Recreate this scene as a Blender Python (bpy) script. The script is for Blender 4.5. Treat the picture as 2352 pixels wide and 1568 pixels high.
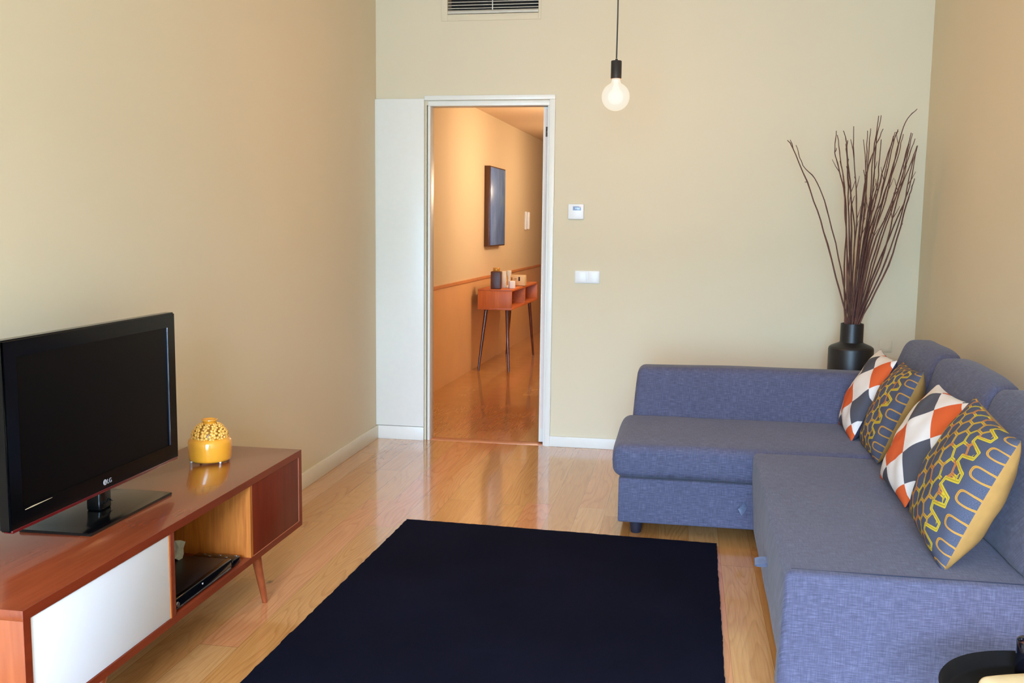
import bpy, bmesh, math, random
from mathutils import Vector, Matrix, noise

S = bpy.context.scene
for o in list(bpy.data.objects):
    bpy.data.objects.remove(o)
COL = S.collection
PI = math.pi

# ------------------------------------------------------------------ camera
cam_data = bpy.data.cameras.new('camera')
cam = bpy.data.objects.new('camera', cam_data)
COL.objects.link(cam)
cam_data.sensor_width = 36.0
cam_data.lens = 36.0 * 2250.0 / 2352.0
cam_data.clip_start = 0.05
R0 = Vector((0.98489866, 0.17269516, 0.01228868))      # image right
R1 = Vector((0.03249512, -0.1146721, -0.99287178))     # image down
R2 = Vector((-0.17005498, 0.97827741, -0.11855215))    # forward
m = Matrix((R0, -R1, -R2)).transposed().to_4x4()
m.translation = Vector((1.92058616, -5.99657302, 1.38))
cam.matrix_world = m
S.camera = cam

# ------------------------------------------------------------------ colour management, sky, lights
S.view_settings.view_transform = 'Standard'
S.view_settings.look = 'None'
S.view_settings.gamma = 1.0
S.view_settings.use_curve_mapping = False
S.view_settings.exposure = 0.0

world = bpy.data.worlds.new('sky')
S.world = world
world.use_nodes = True
world.node_tree.nodes['Background'].inputs[0].default_value = (0.62, 0.78, 1.0, 1)
world.node_tree.nodes['Background'].inputs[1].default_value = 0.3


def light(name, kind, loc, energy, color, rot=(0, 0, 0), size=None, size_y=None, **kw):
    d = bpy.data.lights.new(name, kind)
    d.energy = energy
    d.color = color
    if kind == 'AREA':
        d.shape = 'RECTANGLE'
        d.size = size
        d.size_y = size_y or size
    elif size is not None:
        d.shadow_soft_size = size
    for k, v in kw.items():
        setattr(d, k, v)
    o = bpy.data.objects.new(name, d)
    o.location = loc
    o.rotation_euler = rot
    COL.objects.link(o)
    return o


WX0, WX1, WZ0, WZ1 = 0.75, 2.55, 0.10, 2.55            # window in the rear wall
REAR = -9.00
CH_ = 2.95
light('window_daylight', 'AREA', ((WX0 + WX1) / 2, REAR - 0.25, (WZ0 + WZ1) / 2), 460.0, (0.34, 0.68, 1.0),
      rot=(PI / 2, 0, 0), size=WX1 - WX0, size_y=WZ1 - WZ0)
# blue sky high outside the window: falls downwards into the room
sky_pos = Vector((1.5, REAR - 2.2, 3.6))
sky_rot = (Vector((1.6, -2.6, 0.2)) - sky_pos).to_track_quat('-Z', 'Y').to_euler()
light('open_sky', 'AREA', sky_pos, 4050.0, (0.57, 0.675, 1.0), rot=sky_rot, size=3.0, size_y=1.6)
# point lights standing for the hall spots, added unseen below ceiling level
for hx, hy, he in ((1.04, 2.9, 30.0), (1.04, 4.9, 16.0)):
    light('hall_light', 'POINT', (hx, hy, 1.85), he, (1.0, 0.79, 0.57), size=0.07)

# ------------------------------------------------------------------ helpers
WM = {}


def wm(o):
    return WM.get(o.name, Matrix.Identity(4))


def tag(o, label=None, cat=None, group=None, kind=None):
    if label: o['label'] = label
    if cat: o['category'] = cat
    if group: o['group'] = group
    if kind: o['kind'] = kind
    return o


def thing(name, label, cat, loc=(0, 0, 0), rotz=0.0, group=None):
    o = bpy.data.objects.new(name, None)
    o.empty_display_size = 0.1
    COL.objects.link(o)
    o.location = loc
    o.rotation_euler = (0, 0, rotz)
    WM[o.name] = Matrix.Translation(loc) @ Matrix.Rotation(rotz, 4, 'Z')
    return tag(o, label, cat, group)


def obj(name, bm, mat, parent=None, world=True, smooth=40, origin=None):
    """link a bmesh as one mesh object; geometry is given in world space (world=True) or the parent's space"""
    bmesh.ops.recalc_face_normals(bm, faces=bm.faces)
    me = bpy.data.meshes.new(name)
    o = bpy.data.objects.new(name, me)
    COL.objects.link(o)
    mats = mat if isinstance(mat, (list, tuple)) else [mat]
    for mm in mats:
        me.materials.append(mm)
    if parent is not None:
        o.parent = parent
        if world:
            bm.transform(wm(parent).inverted())
        WM[o.name] = wm(parent).copy()
    elif origin is not None:
        bm.transform(Matrix.Translation(-Vector(origin)))
        o.location = origin
        WM[o.name] = Matrix.Translation(origin)
    bm.to_mesh(me)
    bm.free()
    if smooth:
        for p in me.polygons:
            p.use_smooth = True
        me.set_sharp_from_angle(angle=math.radians(smooth))
    return o


def struct(name, bm, mat, smooth=None):
    o = obj(name, bm, mat, smooth=smooth)
    o['kind'] = 'structure'
    return o


def box(bm, x0, x1, y0, y1, z0, z1, bevel=0.0, seg=2, mi=0):
    r = bmesh.ops.create_cube(bm, size=1.0)
    vs = r['verts']
    for v in vs:
        v.co = Vector((x0 + (v.co.x + .5) * (x1 - x0), y0 + (v.co.y + .5) * (y1 - y0), z0 + (v.co.z + .5) * (z1 - z0)))
    fs = set(f for v in vs for f in v.link_faces)
    for f in fs: f.material_index = mi
    if bevel > 0:
        es = set(e for v in vs for e in v.link_edges)
        bmesh.ops.bevel(bm, geom=list(es), offset=bevel, segments=seg, affect='EDGES', profile=0.5, clamp_overlap=True)
    return bm


def B(*a, **k):
    return box(bmesh.new(), *a, **k)


def wall_with_holes(x0, x1, z0, z1, y0, y1, holes):
    """wall in the xz plane, thickness y0..y1, rectangular holes (hx0,hx1,hz0,hz1)"""
    bm = bmesh.new()
    xs = sorted(set([x0, x1] + [h[0] for h in holes] + [h[1] for h in holes]))
    zs = sorted(set([z0, z1] + [h[2] for h in holes] + [h[3] for h in holes]))
    xs = [x for x in xs if x0 <= x <= x1]
    zs = [z for z in zs if z0 <= z <= z1]
    for i in range(len(xs) - 1):
        # merge runs in z
        run = None
        for j in range(len(zs) - 1):
            cx, cz = (xs[i] + xs[i + 1]) / 2, (zs[j] + zs[j + 1]) / 2
            solid = not any(h[0] < cx < h[1] and h[2] < cz < h[3] for h in holes)
            if solid:
                run = (run[0], zs[j + 1]) if run else (zs[j], zs[j + 1])
            if (not solid or j == len(zs) - 2) and run:
                box(bm, xs[i], xs[i + 1], y0, y1, run[0], run[1])
                run = None
    return bm


def lathe(bm, prof, cx=0, cy=0, cz=0, n=48, mi=0):
    rings = []
    for r, z in prof:
        if r < 1e-5:
            rings.append([bm.verts.new((cx, cy, cz + z))])
        else:
            rings.append([bm.verts.new((cx + r * math.cos(2 * PI * i / n), cy + r * math.sin(2 * PI * i / n), cz + z)) for i in range(n)])
    for a, b in zip(rings, rings[1:]):
        for i in range(n):
            j = (i + 1) % n
            if len(a) == 1 and len(b) == 1: continue
            if len(a) == 1: f = bm.faces.new((a[0], b[i], b[j]))
            elif len(b) == 1: f = bm.faces.new((a[i], a[j], b[0]))
            else: f = bm.faces.new((a[i], a[j], b[j], b[i]))
            f.material_index = mi
    return bm


def tube(bm, pts, radii, n=8, cap=True):
    pts = [Vector(p) for p in pts]
    rings = []
    up = Vector((0.3, 0.9, 0.1)).normalized()
    for i, p in enumerate(pts):
        if i == 0: t = pts[1] - p
        elif i == len(pts) - 1: t = p - pts[i - 1]
        else: t = pts[i + 1] - pts[i - 1]
        t.normalize()
        a = t.cross(up)
        if a.length < 1e-3: a = t.cross(Vector((1, 0, 0)))
        a.normalize()
        b = t.cross(a).normalized()
        r = radii[i] if isinstance(radii, (list, tuple)) else radii
        rings.append([bm.verts.new(p + (a * math.cos(2 * PI * k / n) + b * math.sin(2 * PI * k / n)) * r) for k in range(n)])
    for u, v in zip(rings, rings[1:]):
        for k in range(n):
            bm.faces.new((u[k], u[(k + 1) % n], v[(k + 1) % n], v[k]))
    if cap:
        bm.faces.new(rings[0])
        bm.faces.new(rings[-1])
    return bm


def soft_box(x0, x1, y0, y1, z0, z1, r=0.03, bulge=0.0, step=0.04, wob=0.0, rt=None, seed=0, fn=None):
    """rounded upholstered block; rt = radius used near the top"""
    bm = bmesh.new()
    c = Vector(((x0 + x1) / 2, (y0 + y1) / 2, (z0 + z1) / 2))
    h = Vector(((x1 - x0) / 2, (y1 - y0) / 2, (z1 - z0) / 2))

    def coords(hh):
        out = [-hh]
        k = 5
        out += [-hh + r * (1 - math.cos(PI / 2 * i / k)) for i in range(1, k + 1)]
        L = 2 * (hh - r)
        n = max(2, int(L / step))
        out += [-hh + r + L * i / n for i in range(1, n)]
        out += [hh - r * (1 - math.cos(PI / 2 * i / k)) for i in range(k, 0, -1)]
        out += [hh]
        return out
    ax = [coords(h[i]) for i in range(3)]
    vd = {}

    def vert(p):
        key = tuple(round(t, 5) for t in p)
        if key not in vd:
            p = Vector(p)
            q = Vector([max(-h[i] + r, min(h[i] - r, p[i])) for i in range(3)])
            d = p - q
            if d.length > 1e-7:
                # every surface point lies on one face of the cube: push it to radius r
                s = q + d.normalized() * r
            else:
                s = p
            u = [max(-1, min(1, s[i] / h[i])) for i in range(3)]
            for i in range(3):
                j, k2 = (i + 1) % 3, (i + 2) % 3
                s[i] += bulge * u[i] ** 3 * (1 - u[j] ** 4) * (1 - u[k2] ** 4) if abs(u[i]) > .6 else 0
            w = c + s
            if wob:
                w += Vector(noise.noise_vector(w * 3.1 + Vector((seed, 0, 0)))) * wob
            if fn: w = fn(w, u)
            vd[key] = bm.verts.new(w)
        return vd[key]
    for i in range(3):
        j, k2 = (i + 1) % 3, (i + 2) % 3
        for sgn in (-1, 1):
            A, Bc = ax[j], ax[k2]
            for a in range(len(A) - 1):
                for b in range(len(Bc) - 1):
                    q = []
                    for (aa, bb) in ((a, b), (a + 1, b), (a + 1, b + 1), (a, b + 1)):
                        p = [0, 0, 0]
                        p[i] = sgn * h[i]; p[j] = A[aa]; p[k2] = Bc[bb]
                        q.append(vert(p))
                    if len(set(q)) == 4:
                        try: bm.faces.new(q)
                        except ValueError: pass
    return bm


# ------------------------------------------------------------------ materials
def s2l(c):
    return tuple(((v / 12.92) if v <= 0.04045 else ((v + 0.055) / 1.055) ** 2.4) for v in [x / 255.0 for x in c])


class NT:
    def __init__(s, name):
        s.m = bpy.data.materials.new(name)
        s.m.use_nodes = True
        s.t = s.m.node_tree
        s.b = s.t.nodes['Principled BSDF']

    def n(s, kind, **kw):
        nd = s.t.nodes.new(kind)
        for k, v in kw.items():
            if k.startswith('i_'):
                nd.inputs[k[2:]].default_value = v
            else:
                setattr(nd, k, v)
        return nd

    def l(s, a, b):
        s.t.links.new(a, b)

    def math(s, op, a, b=None, c=None, clamp=False):
        nd = s.t.nodes.new('ShaderNodeMath')
        nd.operation = op
        nd.use_clamp = clamp
        for i, v in enumerate((a, b, c)):
            if v is None: continue
            if isinstance(v, (int, float)): nd.inputs[i].default_value = v
            else: s.l(v, nd.inputs[i])
        return nd.outputs[0]

    def mix(s, fac, a, b, mode='MIX'):
        nd = s.t.nodes.new('ShaderNodeMix')
        nd.data_type = 'RGBA'
        nd.blend_type = mode
        for sock, v in ((nd.inputs[0], fac), (nd.inputs[6], a), (nd.inputs[7], b)):
            if isinstance(v, (int, float)): sock.default_value = v
            elif isinstance(v, tuple): sock.default_value = (*v[:3], 1)
            else: s.l(v, sock)
        return nd.outputs[2]

    def ramp(s, fac, stops, interp='LINEAR'):
        nd = s.t.nodes.new('ShaderNodeValToRGB')
        nd.color_ramp.interpolation = interp
        els = nd.color_ramp.elements
        while len(els) < len(stops): els.new(0.5)
        for e, (p, c) in zip(els, stops):
            e.position = p
            e.color = (*c[:3], 1) if isinstance(c, tuple) else (c, c, c, 1)
        s.l(fac, nd.inputs[0])
        return nd.outputs[0]

    def coord(s, kind='Object'):
        return s.t.nodes.new('ShaderNodeTexCoord').outputs[kind]

    def mapping(s, vec, loc=(0, 0, 0), rot=(0, 0, 0), scale=(1, 1, 1)):
        nd = s.t.nodes.new('ShaderNodeMapping')
        nd.inputs[1].default_value = loc
        nd.inputs[2].default_value = rot
        nd.inputs[3].default_value = scale
        s.l(vec, nd.inputs[0])
        return nd.outputs[0]

    def noise(s, vec, scale=5, detail=3, rough=0.5, dist=0.0):
        nd = s.t.nodes.new('ShaderNodeTexNoise')
        nd.inputs['Scale'].default_value = scale
        nd.inputs['Detail'].default_value = detail
        nd.inputs['Roughness'].default_value = rough
        nd.inputs['Distortion'].default_value = dist
        s.l(vec, nd.inputs['Vector'])
        return nd.outputs['Fac']

    def sep(s, vec):
        nd = s.t.nodes.new('ShaderNodeSeparateXYZ')
        s.l(vec, nd.inputs[0])
        return nd.outputs

    def comb(s, x, y, z):
        nd = s.t.nodes.new('ShaderNodeCombineXYZ')
        for i, v in enumerate((x, y, z)):
            if isinstance(v, (int, float)): nd.inputs[i].default_value = v
            else: s.l(v, nd.inputs[i])
        return nd.outputs[0]

    def bump(s, h, strength=0.2, dist=0.002):
        nd = s.t.nodes.new('ShaderNodeBump')
        nd.inputs['Strength'].default_value = strength
        nd.inputs['Distance'].default_value = dist
        s.l(h, nd.inputs['Height'])
        s.l(nd.outputs[0], s.b.inputs['Normal'])

    def col(s, v):
        if isinstance(v, tuple): s.b.inputs['Base Color'].default_value = (*v[:3], 1)
        else: s.l(v, s.b.inputs['Base Color'])

    def set(s, **kw):
        for k, v in kw.items():
            k = k.replace('_', ' ')
            if isinstance(v, (int, float, tuple)): s.b.inputs[k].default_value = v
            else: s.l(v, s.b.inputs[k])


def plain(name, rgb, rough=0.5, metallic=0.0, coat=0.0, var=0.04, scale=30, bump=0.0, spec=0.5, emis=None, es=0):
    t = NT(name)
    c = s2l(rgb)
    nz = t.noise(t.coord(), scale, 3)
    lo = tuple(v * (1 - var) for v in c)
    hi = tuple(min(1, v * (1 + var)) for v in c)
    t.col(t.ramp(nz, [(0.3, lo), (0.7, hi)]))
    t.set(Roughness=rough, Metallic=metallic)
    t.b.inputs['Coat Weight'].default_value = coat
    t.b.inputs['Coat Roughness'].default_value = 0.06
    t.b.inputs['Specular IOR Level'].default_value = spec
    if bump: t.bump(nz, bump)
    if emis:
        t.b.inputs['Emission Color'].default_value = (*emis, 1)
        t.b.inputs['Emission Strength'].default_value = es
    return t.m


M = {}
# painted walls
def paint(name, rgb, rough=0.75):
    t = NT(name)
    c = s2l(rgb)
    co = t.coord()
    a = t.noise(co, 1.3, 2)
    b = t.noise(co, 160, 2)
    lo = tuple(v * .975 for v in c)
    t.col(t.ramp(a, [(0.3, lo), (0.7, c)]))
    t.set(Roughness=rough)
    t.b.inputs['Specular IOR Level'].default_value = 0.25
    t.bump(b, 0.10, 0.001)
    return t.m


M['wall'] = paint('beige_wall_paint', (224, 210, 180))
M['ceiling'] = paint('ceiling_paint', (240, 234, 220))
M['trim'] = plain('white_trim_paint', (236, 234, 224), rough=0.35, var=0.01)
M['base_left'] = plain('cream_baseboard_paint', (236, 228, 204), rough=0.4, var=0.01)
M['hallwall'] = paint('hall_wall_paint', (230, 212, 180))
M['hallceil'] = paint('hall_ceiling_paint', (226, 200, 168))
M['wains'] = plain('hall_wainscot', (246, 198, 142), rough=0.28, var=0.03, scale=4)
M['cap'] = plain('hall_cap_rail', (220, 150, 96), rough=0.35, var=0.06, scale=9)


def floor_mat():
    t = NT('lacquered_pine_boards')
    co = t.coord()
    x, y, z = t.sep(co)[:3]
    W, L = 0.132, 1.75
    xi = t.math('DIVIDE', x, W)
    ix = t.math('FLOOR', xi)
    wn = t.n('ShaderNodeTexWhiteNoise', noise_dimensions='1D')
    t.l(ix, wn.inputs['W'])
    yo = t.math('ADD', t.math('DIVIDE', y, L), t.math('MULTIPLY', wn.outputs['Value'], 7.3))
    iy = t.math('FLOOR', yo)
    wn2 = t.n('ShaderNodeTexWhiteNoise', noise_dimensions='2D')
    t.l(t.comb(t.math('ADD', ix, 5.0), t.math('ADD', iy, 9.0), 0), wn2.inputs['Vector'])
    rnd = wn2.outputs['Value']
    rr, rg, rb = t.sep(wn2.outputs['Color'])[:3]
    # cathedral grain: contour lines of a stretched noise
    gx = t.math('ADD', t.math('MULTIPLY', x, 6.5), t.math('MULTIPLY', rr, 61))
    gy = t.math('ADD', t.math('MULTIPLY', y, 0.75), t.math('MULTIPLY', rg, 37))
    g = t.noise(t.comb(gx, gy, 0.0), 1.0, 1.6, 0.45)
    rings = t.math('FRACT', t.math('MULTIPLY', g, 21.0))
    ringm = t.ramp(rings, [(0.0, 0.0), (0.55, 0.18), (0.88, 1.0), (1.0, 0.0)])
    fine = t.noise(t.mapping(co, scale=(160, 4.5, 1)), 1.0, 3, 0.6)
    base = t.ramp(rnd, [(0.0, s2l((208, 150, 84))), (0.28, s2l((214, 160, 96))), (0.5, s2l((196, 134, 68))),
                        (0.68, s2l((220, 170, 110))), (0.80, s2l((212, 150, 88))), (0.96, s2l((220, 150, 100))),
                        (1.0, s2l((182, 120, 60)))])
    dark = t.mix(1.0, base, (0.66, 0.52, 0.40), 'MULTIPLY')
    amount = t.math('MULTIPLY', ringm, t.math('ADD', 0.14, t.math('MULTIPLY', rb, 0.42)), clamp=True)
    c = t.mix(amount, base, dark)
    c = t.mix(t.math('MULTIPLY', t.ramp(fine, [(0.42, 0.0), (0.62, 1.0)]), 0.34), c, t.mix(1.0, c, (0.72, 0.56, 0.40), 'MULTIPLY'))
    # sparse knots
    vo = t.n('ShaderNodeTexVoronoi', feature='F1')
    t.l(t.mapping(co, loc=(3.3, 1.1, 0), scale=(2.6, 1.25, 1)), vo.inputs['Vector'])
    vo.inputs['Scale'].default_value = 1.0
    knot = t.math('SUBTRACT', 1.0, t.math('MULTIPLY', vo.outputs['Distance'], 26.0), clamp=True)
    c = t.mix(knot, c, s2l((96, 48, 22)))
    # seams
    fx = t.math('FRACT', xi)
    ex = t.math('MINIMUM', fx, t.math('SUBTRACT', 1.0, fx))
    fy = t.math('FRACT', yo)
    ey = t.math('MINIMUM', fy, t.math('SUBTRACT', 1.0, fy))
    sx = t.math('LESS_THAN', ex, 0.0055)
    sy = t.math('LESS_THAN', ey, 0.0007)
    seam = t.math('MAXIMUM', sx, sy)
    c = t.mix(t.math('MULTIPLY', seam, 0.55), c, s2l((104, 62, 28)))
    t.col(c)
    rz = t.noise(co, 6.0, 3)
    t.set(Roughness=t.ramp(rz, [(0.3, 0.16), (0.7, 0.24)]))
    t.b.inputs['Coat Weight'].default_value = 0.75
    t.b.inputs['Coat Roughness'].default_value = 0.07
    t.b.inputs['Specular IOR Level'].default_value = 0.5
    h = t.math('SUBTRACT', t.math('MULTIPLY', fine, 0.15), seam)
    big = t.noise(t.mapping(co, scale=(7, 1.2, 1)), 1.0, 2)
    h2 = t.math('ADD', t.math('MULTIPLY', h, 0.5), t.math('MULTIPLY', big, 1.2))
    t.bump(h2, 0.22, 0.0012)
    return t.m


M['floor'] = floor_mat()


def wood(name, c0, c1, axis='y', rough=0.25, coat=0.5, scale=1.0, ring=6.0, coatr=0.07):
    t = NT(name)
    co = t.coord()
    sc = {'x': (0.7, 9, 9), 'y': (9, 0.7, 9), 'z': (9, 9, 0.7)}[axis]
    sc = tuple(v * scale for v in sc)
    g = t.noise(t.mapping(co, scale=sc), 1.0, 3, 0.55, 0.3)
    r = t.math('FRACT', t.math('MULTIPLY', g, ring))
    rm = t.ramp(r, [(0, 0.0), (0.7, 0.7), (1.0, 0.0)])
    f = t.noise(t.mapping(co, scale=tuple(v * 12 for v in sc)), 1.0, 3)
    fac = t.math('ADD', t.math('MULTIPLY', rm, 0.45), t.math('MULTIPLY', f, 0.55))
    t.col(t.ramp(fac, [(0.15, s2l(c0)), (0.75, s2l(c1))]))
    t.set(Roughness=rough)
    t.b.inputs['Coat Weight'].default_value = coat
    t.b.inputs['Coat Roughness'].default_value = coatr
    t.bump(f, 0.05, 0.0006)
    return t.m


M['cherry_y'] = wood('cherry_veneer_lengthwise', (142, 66, 34), (118, 48, 24), 'y', 0.22, 0.5, 1.0, 3.0)
M['cherry_front'] = wood('cherry_edge_band', (132, 50, 20), (114, 38, 12), 'y', 0.42, 0.05)
M['cherry_panel'] = wood('dark_cherry_panel', (122, 42, 18), (100, 32, 12), 'z', 0.48, 0.0, 0.6)
M['cherry_panel'].node_tree.nodes['Principled BSDF'].inputs['Specular IOR Level'].default_value = 0.25
M['cherry_x'] = wood('cherry_end_grain', (164, 86, 48), (140, 66, 34), 'z', 0.3, 0.2)
M['oak_in'] = wood('honey_oak_interior', (200, 116, 44), (160, 82, 26), 'z', 0.4, 0.2, 1.4)
M['leg_wood'] = wood('turned_leg_wood', (156, 76, 40), (122, 52, 24), 'z', 0.3, 0.4)
M['leg_dark'] = wood('dark_turned_leg_wood', (110, 48, 28), (74, 28, 18), 'z', 0.25, 0.6)
M['console_wood'] = wood('console_cherry', (214, 122, 66), (192, 96, 46), 'y', 0.45, 0.0)
M['console_end'] = wood('console_cherry_end', (222, 126, 62), (202, 104, 46), 'z', 0.45, 0.0)
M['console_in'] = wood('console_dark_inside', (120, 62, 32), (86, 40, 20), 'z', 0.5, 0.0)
M['white_lac'] = plain('white_lacquered_door', (232, 234, 240), rough=0.4, var=0.008, scale=3)
M['white'] = plain('white_plastic', (240, 241, 240), rough=0.35, var=0.01)
M['white_matte'] = plain('white_ceramic', (236, 226, 206), rough=0.5, var=0.02)
M['lcd'] = plain('grey_blue_display', (150, 172, 206), rough=0.2, var=0.02)
M['lcd_digit'] = plain('display_digit', (196, 214, 240), rough=0.3, var=0.01)
M['black_gloss'] = plain('black_gloss_plastic', (8, 8, 9), rough=0.12, coat=0.15, var=0.02, spec=0.4)
M['bezel'] = plain('black_bezel', (8, 8, 9), rough=0.16, coat=0.0, var=0.02, spec=0.22)
M['screen'] = plain('dark_screen', (4, 4, 5), rough=0.35, var=0.02, spec=0.12)
M['bezel_side'] = plain('dark_grey_casing', (40, 44, 48), rough=0.45, var=0.05)
M['red_gloss'] = plain('red_tinted_gloss_edge', (92, 12, 16), rough=0.15, coat=0.5, var=0.05)
M['black_satin'] = plain('black_satin', (24, 24, 26), rough=0.38, var=0.08)
M['tray_black'] = plain('matte_black_tray', (16, 16, 18), rough=0.6, var=0.05, spec=0.15)
M['black_wood'] = plain('black_stained_wood', (22, 22, 24), rough=0.42, var=0.12, scale=14)
M['silver'] = plain('silver_metal', (190, 192, 194), rough=0.25, metallic=0.9, var=0.03)
M['logo'] = plain('logo_silver', (176, 176, 180), rough=0.35, var=0.01)
M['gold'] = plain('gold_cap', (204, 150, 70), rough=0.35, metallic=0.4, var=0.05)
M['brown_bottle'] = plain('dark_brown_bottle', (84, 46, 30), rough=0.4, var=0.12, scale=20)
M['beige_box'] = plain('beige_cardboard', (222, 196, 150), rough=0.6, var=0.03)
M['dark_mark'] = plain('dark_print', (52, 30, 20), rough=0.6, var=0.02)
M['yellow'] = plain('yellow_glaze', (238, 160, 46), rough=0.13, coat=0.6, var=0.05, scale=12)
M['yellow_relief'] = plain('yellow_glaze_relief', (244, 184, 84), rough=0.2, coat=0.5, var=0.08, scale=40)
M['olive'] = plain('olive_glaze_recess', (150, 96, 26), rough=0.35, var=0.1, scale=40)
M['paper'] = plain('crumpled_grey_paper', (168, 162, 142), rough=0.8, var=0.08)
M['twig'] = plain('reddish_brown_bark', (92, 54, 42), rough=0.7, var=0.25, scale=60)
M['socket'] = plain('black_socket', (46, 40, 38), rough=0.4, metallic=0.2, var=0.05)
M['cord'] = plain('dark_cord', (40, 34, 28), rough=0.6, var=0.05)
M['tan'] = plain('tan_cotton', (180, 136, 72), rough=0.85, var=0.08, scale=24, bump=0.2)
M['navy'] = plain('navy_cotton', (60, 62, 84), rough=0.9, var=0.08, scale=24, bump=0.2)
M['tab'] = plain('grey_blue_pull_tab', (150, 160, 184), rough=0.8, var=0.15, scale=60)
M['vent_metal'] = plain('vent_aluminium', (205, 196, 178), rough=0.4, metallic=0.3, var=0.03)
M['vent_dark'] = plain('vent_duct_dark', (34, 26, 22), rough=0.7, var=0.1)
M['duvet'] = plain('beige_linen', (220, 196, 150), rough=0.85, var=0.06, scale=22, bump=0.3)
M['cherrybrown'] = plain('brown_wax', (110, 62, 50), rough=0.5, var=0.1)
M['hinge'] = plain('dark_hinge_steel', (96, 84, 76), rough=0.35, metallic=0.6, var=0.1)
M['door_edge'] = plain('door_edge_paint', (232, 214, 202), rough=0.5, var=0.02)


def panel_mat():
    t = NT('brushed_panel_blue_sheen')
    co = t.coord()
    a = t.noise(t.mapping(co, scale=(1, 3, 1.4)), 2.2, 4, 0.6)
    b = t.noise(t.mapping(co, scale=(1, 60, 6)), 1.0, 2)
    f = t.math('ADD', t.math('MULTIPLY', a, 0.75), t.math('MULTIPLY', b, 0.25))
    t.col(t.ramp(f, [(0.25, s2l((78, 106, 158))), (0.5, s2l((102, 142, 216))), (0.75, s2l((148, 186, 240)))]))  # daylight mirrored in the panel, put into its base colour as blue
    t.set(Roughness=0.3, Metallic=0.0)
    return t.m


M['panel'] = panel_mat()
M['panel_frame'] = plain('dark_brown_frame', (88, 52, 24), rough=0.35, var=0.1)


def rug_mat():
    t = NT('navy_black_rug_pile')
    co = t.coord()
    a = t.noise(co, 2.2, 4)
    b = t.noise(co, 420, 2)
    t.col(t.ramp(t.math('ADD', t.math('MULTIPLY', a, .7), t.math('MULTIPLY', b, .3)),
                 [(0.3, s2l((12, 13, 25))), (0.7, s2l((19, 20, 36)))]))
    t.set(Roughness=1.0)
    t.b.inputs['Specular IOR Level'].default_value = 0.05
    t.bump(b, 0.7, 0.004)
    return t.m


M['rug'] = rug_mat()


def sofa_mat():
    t = NT('slate_blue_woven_fabric')
    co = t.coord()
    x, y, z = t.sep(co)[:3]
    q = t.math('ADD', y, z)
    # slubby threads: long thin streaks, weft (lengthwise) and warp
    hor = t.noise(t.comb(t.math('MULTIPLY', x, 26), t.math('MULTIPLY', q, 330), 0.0), 1.0, 2, 0.6)
    ver = t.noise(t.comb(t.math('MULTIPLY', x, 330), t.math('MULTIPLY', q, 22), 4.0), 1.0, 2, 0.6)
    big = t.noise(co, 3.0, 2)
    f = t.math('ADD', t.math('MULTIPLY', hor, 0.55), t.math('ADD', t.math('MULTIPLY', ver, 0.35), t.math('MULTIPLY', big, 0.1)))
    t.col(t.ramp(f, [(0.34, s2l((69, 68, 86))), (0.50, s2l((84, 84, 105))), (0.68, s2l((108, 109, 132)))]))
    t.set(Roughness=0.9)
    t.b.inputs['Specular IOR Level'].default_value = 0.2
    t.b.inputs['Sheen Weight'].default_value = 0.12
    t.bump(f, 0.2, 0.0008)
    return t.m


M['sofa'] = sofa_mat()
M['sofa_dark'] = plain('dark_gap_fabric', (42, 48, 66), rough=0.95, var=0.1)
M['black_leg'] = plain('black_plastic_leg', (30, 34, 48), rough=0.5, var=0.05)


def diamond_mat(flip=0):
    t = NT('harlequin_diamond_print')
    uv = t.coord('UV')
    u, v = t.sep(uv)[:2]
    us, vs_ = t.math('DIVIDE', u, 0.45), t.math('DIVIDE', v, 0.38)
    fa = t.math('FLOOR', t.math('ADD', t.math('ADD', us, vs_), 10.485))
    fb = t.math('FLOOR', t.math('ADD', t.math('SUBTRACT', us, vs_), 10.537))
    par = t.math('MODULO', t.math('ADD', fa, fb), 2.0)
    odd = t.math('MODULO', fa, 2.0)
    colr = t.mix(odd, s2l((222, 92, 26)), s2l((74, 76, 88)))
    weave = t.noise(t.mapping(uv, scale=(260, 260, 1)), 1.0, 2)
    c = t.mix(par, colr, s2l((238, 232, 226)))
    c = t.mix(t.math('MULTIPLY', weave, 0.16), c, (0.3, 0.28, 0.28))
    t.col(c)
    t.set(Roughness=0.9)
    t.b.inputs['Specular IOR Level'].default_value = 0.2
    t.bump(weave, 0.3, 0.0008)
    return t.m


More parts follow.
